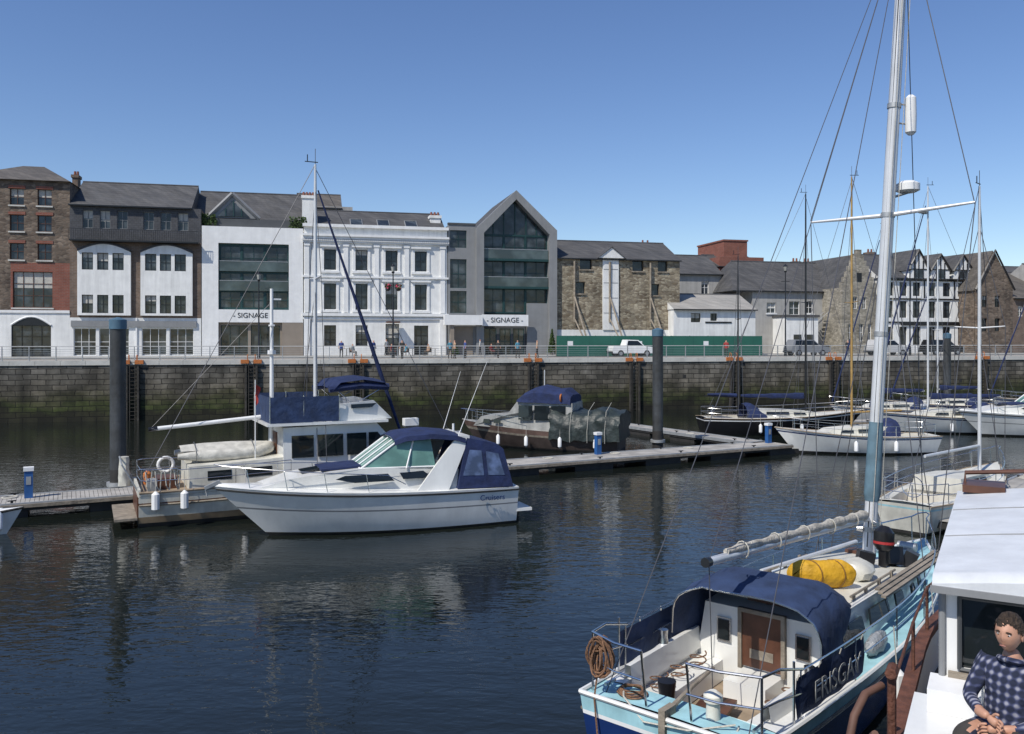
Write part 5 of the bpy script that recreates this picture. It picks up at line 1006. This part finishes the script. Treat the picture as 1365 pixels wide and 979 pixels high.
o('white_step',white2).box(-.35,-.006,-.24,.1,3.632,3.8)
o('window_sill',wood).box(-.05,-.006,-.95,-.02,3.8,3.84)
o('corner_post',greyc).tube([(-.02,.02,3.63),(-.02,.02,RZ-.1)],.025,8)
rr_=o('rust_rail',rust)
rr_.tube([(.3,.40,3.0),(.3,.40,3.65)],.035,8); rr_.tube([(.22,.40,3.65),(.38,.40,3.65)],.045,8)
ho=o('rubber_hose',M('hose_brown',(.13,.065,.045),.7,.3,5)); ho.tube([(.35,.48,3.5),(.15,.58,3.48),(.0,.64,3.35),(-.1,.68,3.1),(-.12,.68,2.8),(-.1,.66,2.3),(0,.6,2.1)],.032,10)
ho.tube([(.1,.5,3.2),(.25,.55,3.1),(.2,.6,2.8),(.0,.62,2.6)],.028,8)
for x in(2.2,3.6,5.0): rr_.tube([(x,yb_(x)-.02,3.0),(x,yb_(x)-.02,3.5)],.018,6)
rr_.tube([(x,yb_(x)-.02,3.5) for x in(.3,2.2,3.6,5.0,6.2)],.014,6)
o.done()
# ------------------------------------------------------------------ seated man
def man():
    loc=HL+Matrix.Rotation(HW,3,'Z')@Vector((-.60,-.44,3.63)); rz=math.atan2(-.62,-.78)
    e=O('seated_man',loc,rz)
    V=[(0,0,.12,.15),(.0,0,.27,.135),(.0,0,.42,.15),(.02,0,.52,.10),(.045,0,.59,.055),(.06,0,.645,.052),
       (.02,.17,.50,.07),(.10,.245,.26,.05),(.26,.12,.20,.036),(.33,.05,.205,.026),
       (.02,-.17,.50,.07),(.12,-.24,.28,.05),(.29,-.10,.26,.036),(.35,-.02,.27,.026),
       (.10,.10,.10,.10),(.46,.17,.16,.072),(.50,.18,-.25,.048),(.62,.20,-.33,.04),
       (.10,-.10,.10,.10),(.45,-.14,.14,.072),(.42,-.15,-.28,.048),(.54,-.16,-.35,.04)]
    E=[(0,1),(1,2),(2,3),(3,4),(4,5),(2,6),(6,7),(7,8),(8,9),(2,10),(10,11),(11,12),(12,13),(0,14),(14,15),(15,16),(16,17),(0,18),(18,19),(19,20),(20,21)]
    ob=skinmesh('body',V,E,2)
    def cls(c):
        if c.z<.14 and not(c.x>.2 and c.z>.17): return 1
        if c.z>.575: return 2
        if c.x>.27 and .17<c.z<.33 and abs(c.y)<.12: return 2
        if c.x>.2 and c.z<.235 and abs(c.y)>.1 and c.x>.3: return 1
        return 0
    paint(ob,[plaidm,denim,skin],cls); ob.parent=e.e
    hx,hz=.085,.755
    def fn(v):
        x,y,z=v; 
        j=1-.30*max(0,-z)**1.4; y*=j; x*=1-.12*max(0,-z)**2
        if x>0:
            x+= .16*math.exp(-((y/.16)**2+((z+.12)/.22)**2)) ; x-=.07*math.exp(-(((abs(y)-.38)/.17)**2+((z-.05)/.12)**2)); x+=.05*math.exp(-((y/.5)**2+((z-.25)/.1)**2)); x+=.06*math.exp(-((y/.25)**2+((z+.5)/.07)**2)); x+=.07*math.exp(-((y/.25)**2+((z+.85)/.15)**2)); x-=.03*math.exp(-((y/.3)**2+((z+.58)/.03)**2))
        else: x*=1.05
        return Vector((x,y,z))
    hd_=e('head',skin); hd_.ell((hx,0,hz),(.098,.078,.122),40,30,fn)
    def hf(v):
        v=fn(v); n_=1+.07*mnoise.noise(v*5)+.03*mnoise.noise(v*14); return v*n_
    hr=MB(); hr.ell((hx-.008,0,hz+.010),(.106,.086,.124),56,44,hf); keep=[]
    for f in hr.f:
        c=sum((Vector(hr.v[i]) for i in f),Vector())/len(f); lx,lz=c.x-hx,c.z-hz
        line=.062+.012*math.sin(c.y*60) if lx>.045 else (.02 if lx>.02 else (-.005 if lx>-.02 else -.065))
        if lz>line: keep.append(f)
    k0=e('hair',hairm); k0.add(hr.v,keep)
    for sg in(1,-1):
        e('ears',skin).ell((hx-.008,sg*.08,hz-.012),(.02,.009,.032),10,8)
        e('eyes',white2).ell((hx+.081,sg*.03,hz+.004),(.008,.012,.004),10,6); e('irises',blackp).ell((hx+.087,sg*.031,hz+.003),(.004,.005,.004),8,6); e('brows',hairm).tube([(hx+.092,sg*.014,hz+.022),(hx+.094,sg*.03,hz+.026),(hx+.084,sg*.048,hz+.020)],.0045,5)
    e('lips',M('lips',(.34,.14,.11),.5)).ell((hx+.098,0,hz-.065),(.007,.022,.005),10,6)
    e('collar',plaidm).tube([(.045+.075*math.cos(a),.07*math.sin(a),.565+.02*math.cos(a)) for a in [k*math.pi/8 for k in range(17)]],.02,7)
    for (w,dr,pn) in((Vector((.33,.05,.205)),Vector((.55,-.8,-.1)),0),(Vector((.35,-.02,.27)),Vector((.4,.85,-.25)),1)):
        dr=dr.normalized(); up=Vector((0,0,1)); sd_=dr.cross(up).normalized(); up=sd_.cross(dr)
        hob=skinmesh('palm',[(*w,.026),(*(w+dr*.045),.03),(*(w+dr*.085),.028)],[(0,1),(1,2)],2); paint(hob,[skin],lambda c:0); hob.parent=e.e
        for q,(sp_,ln) in enumerate(((.033,.07),(.011,.08),(-.011,.075),(-.032,.06))):
            b0=w+dr*.075+up*sp_; p1=b0+dr*ln*.5; p2=p1+dr*ln*.3+sd_*(.02 if pn else -.02); p3=p2+dr*ln*.1+sd_*(.025 if pn else -.025)
            fo=skinmesh('finger',[(*b0,.010),(*p1,.009),(*p2,.0085),(*p3,.007)],[(0,1),(1,2),(2,3)],1); paint(fo,[skin],lambda c:0); fo.parent=e.e
        b0=w+dr*.03+up*.025; fo=skinmesh('thumb',[(*b0,.012),(*(b0+up*.03+dr*.02),.0105),(*(b0+up*.04+dr*.045),.009)],[(0,1),(1,2)],1); paint(fo,[skin],lambda c:0); fo.parent=e.e
    for y in(.20,-.16): e('shoes',blackp).ell((.60 if y>0 else .52,y,-.36 if y>0 else -.38),(.14,.05,.045))
    e.done()
man()
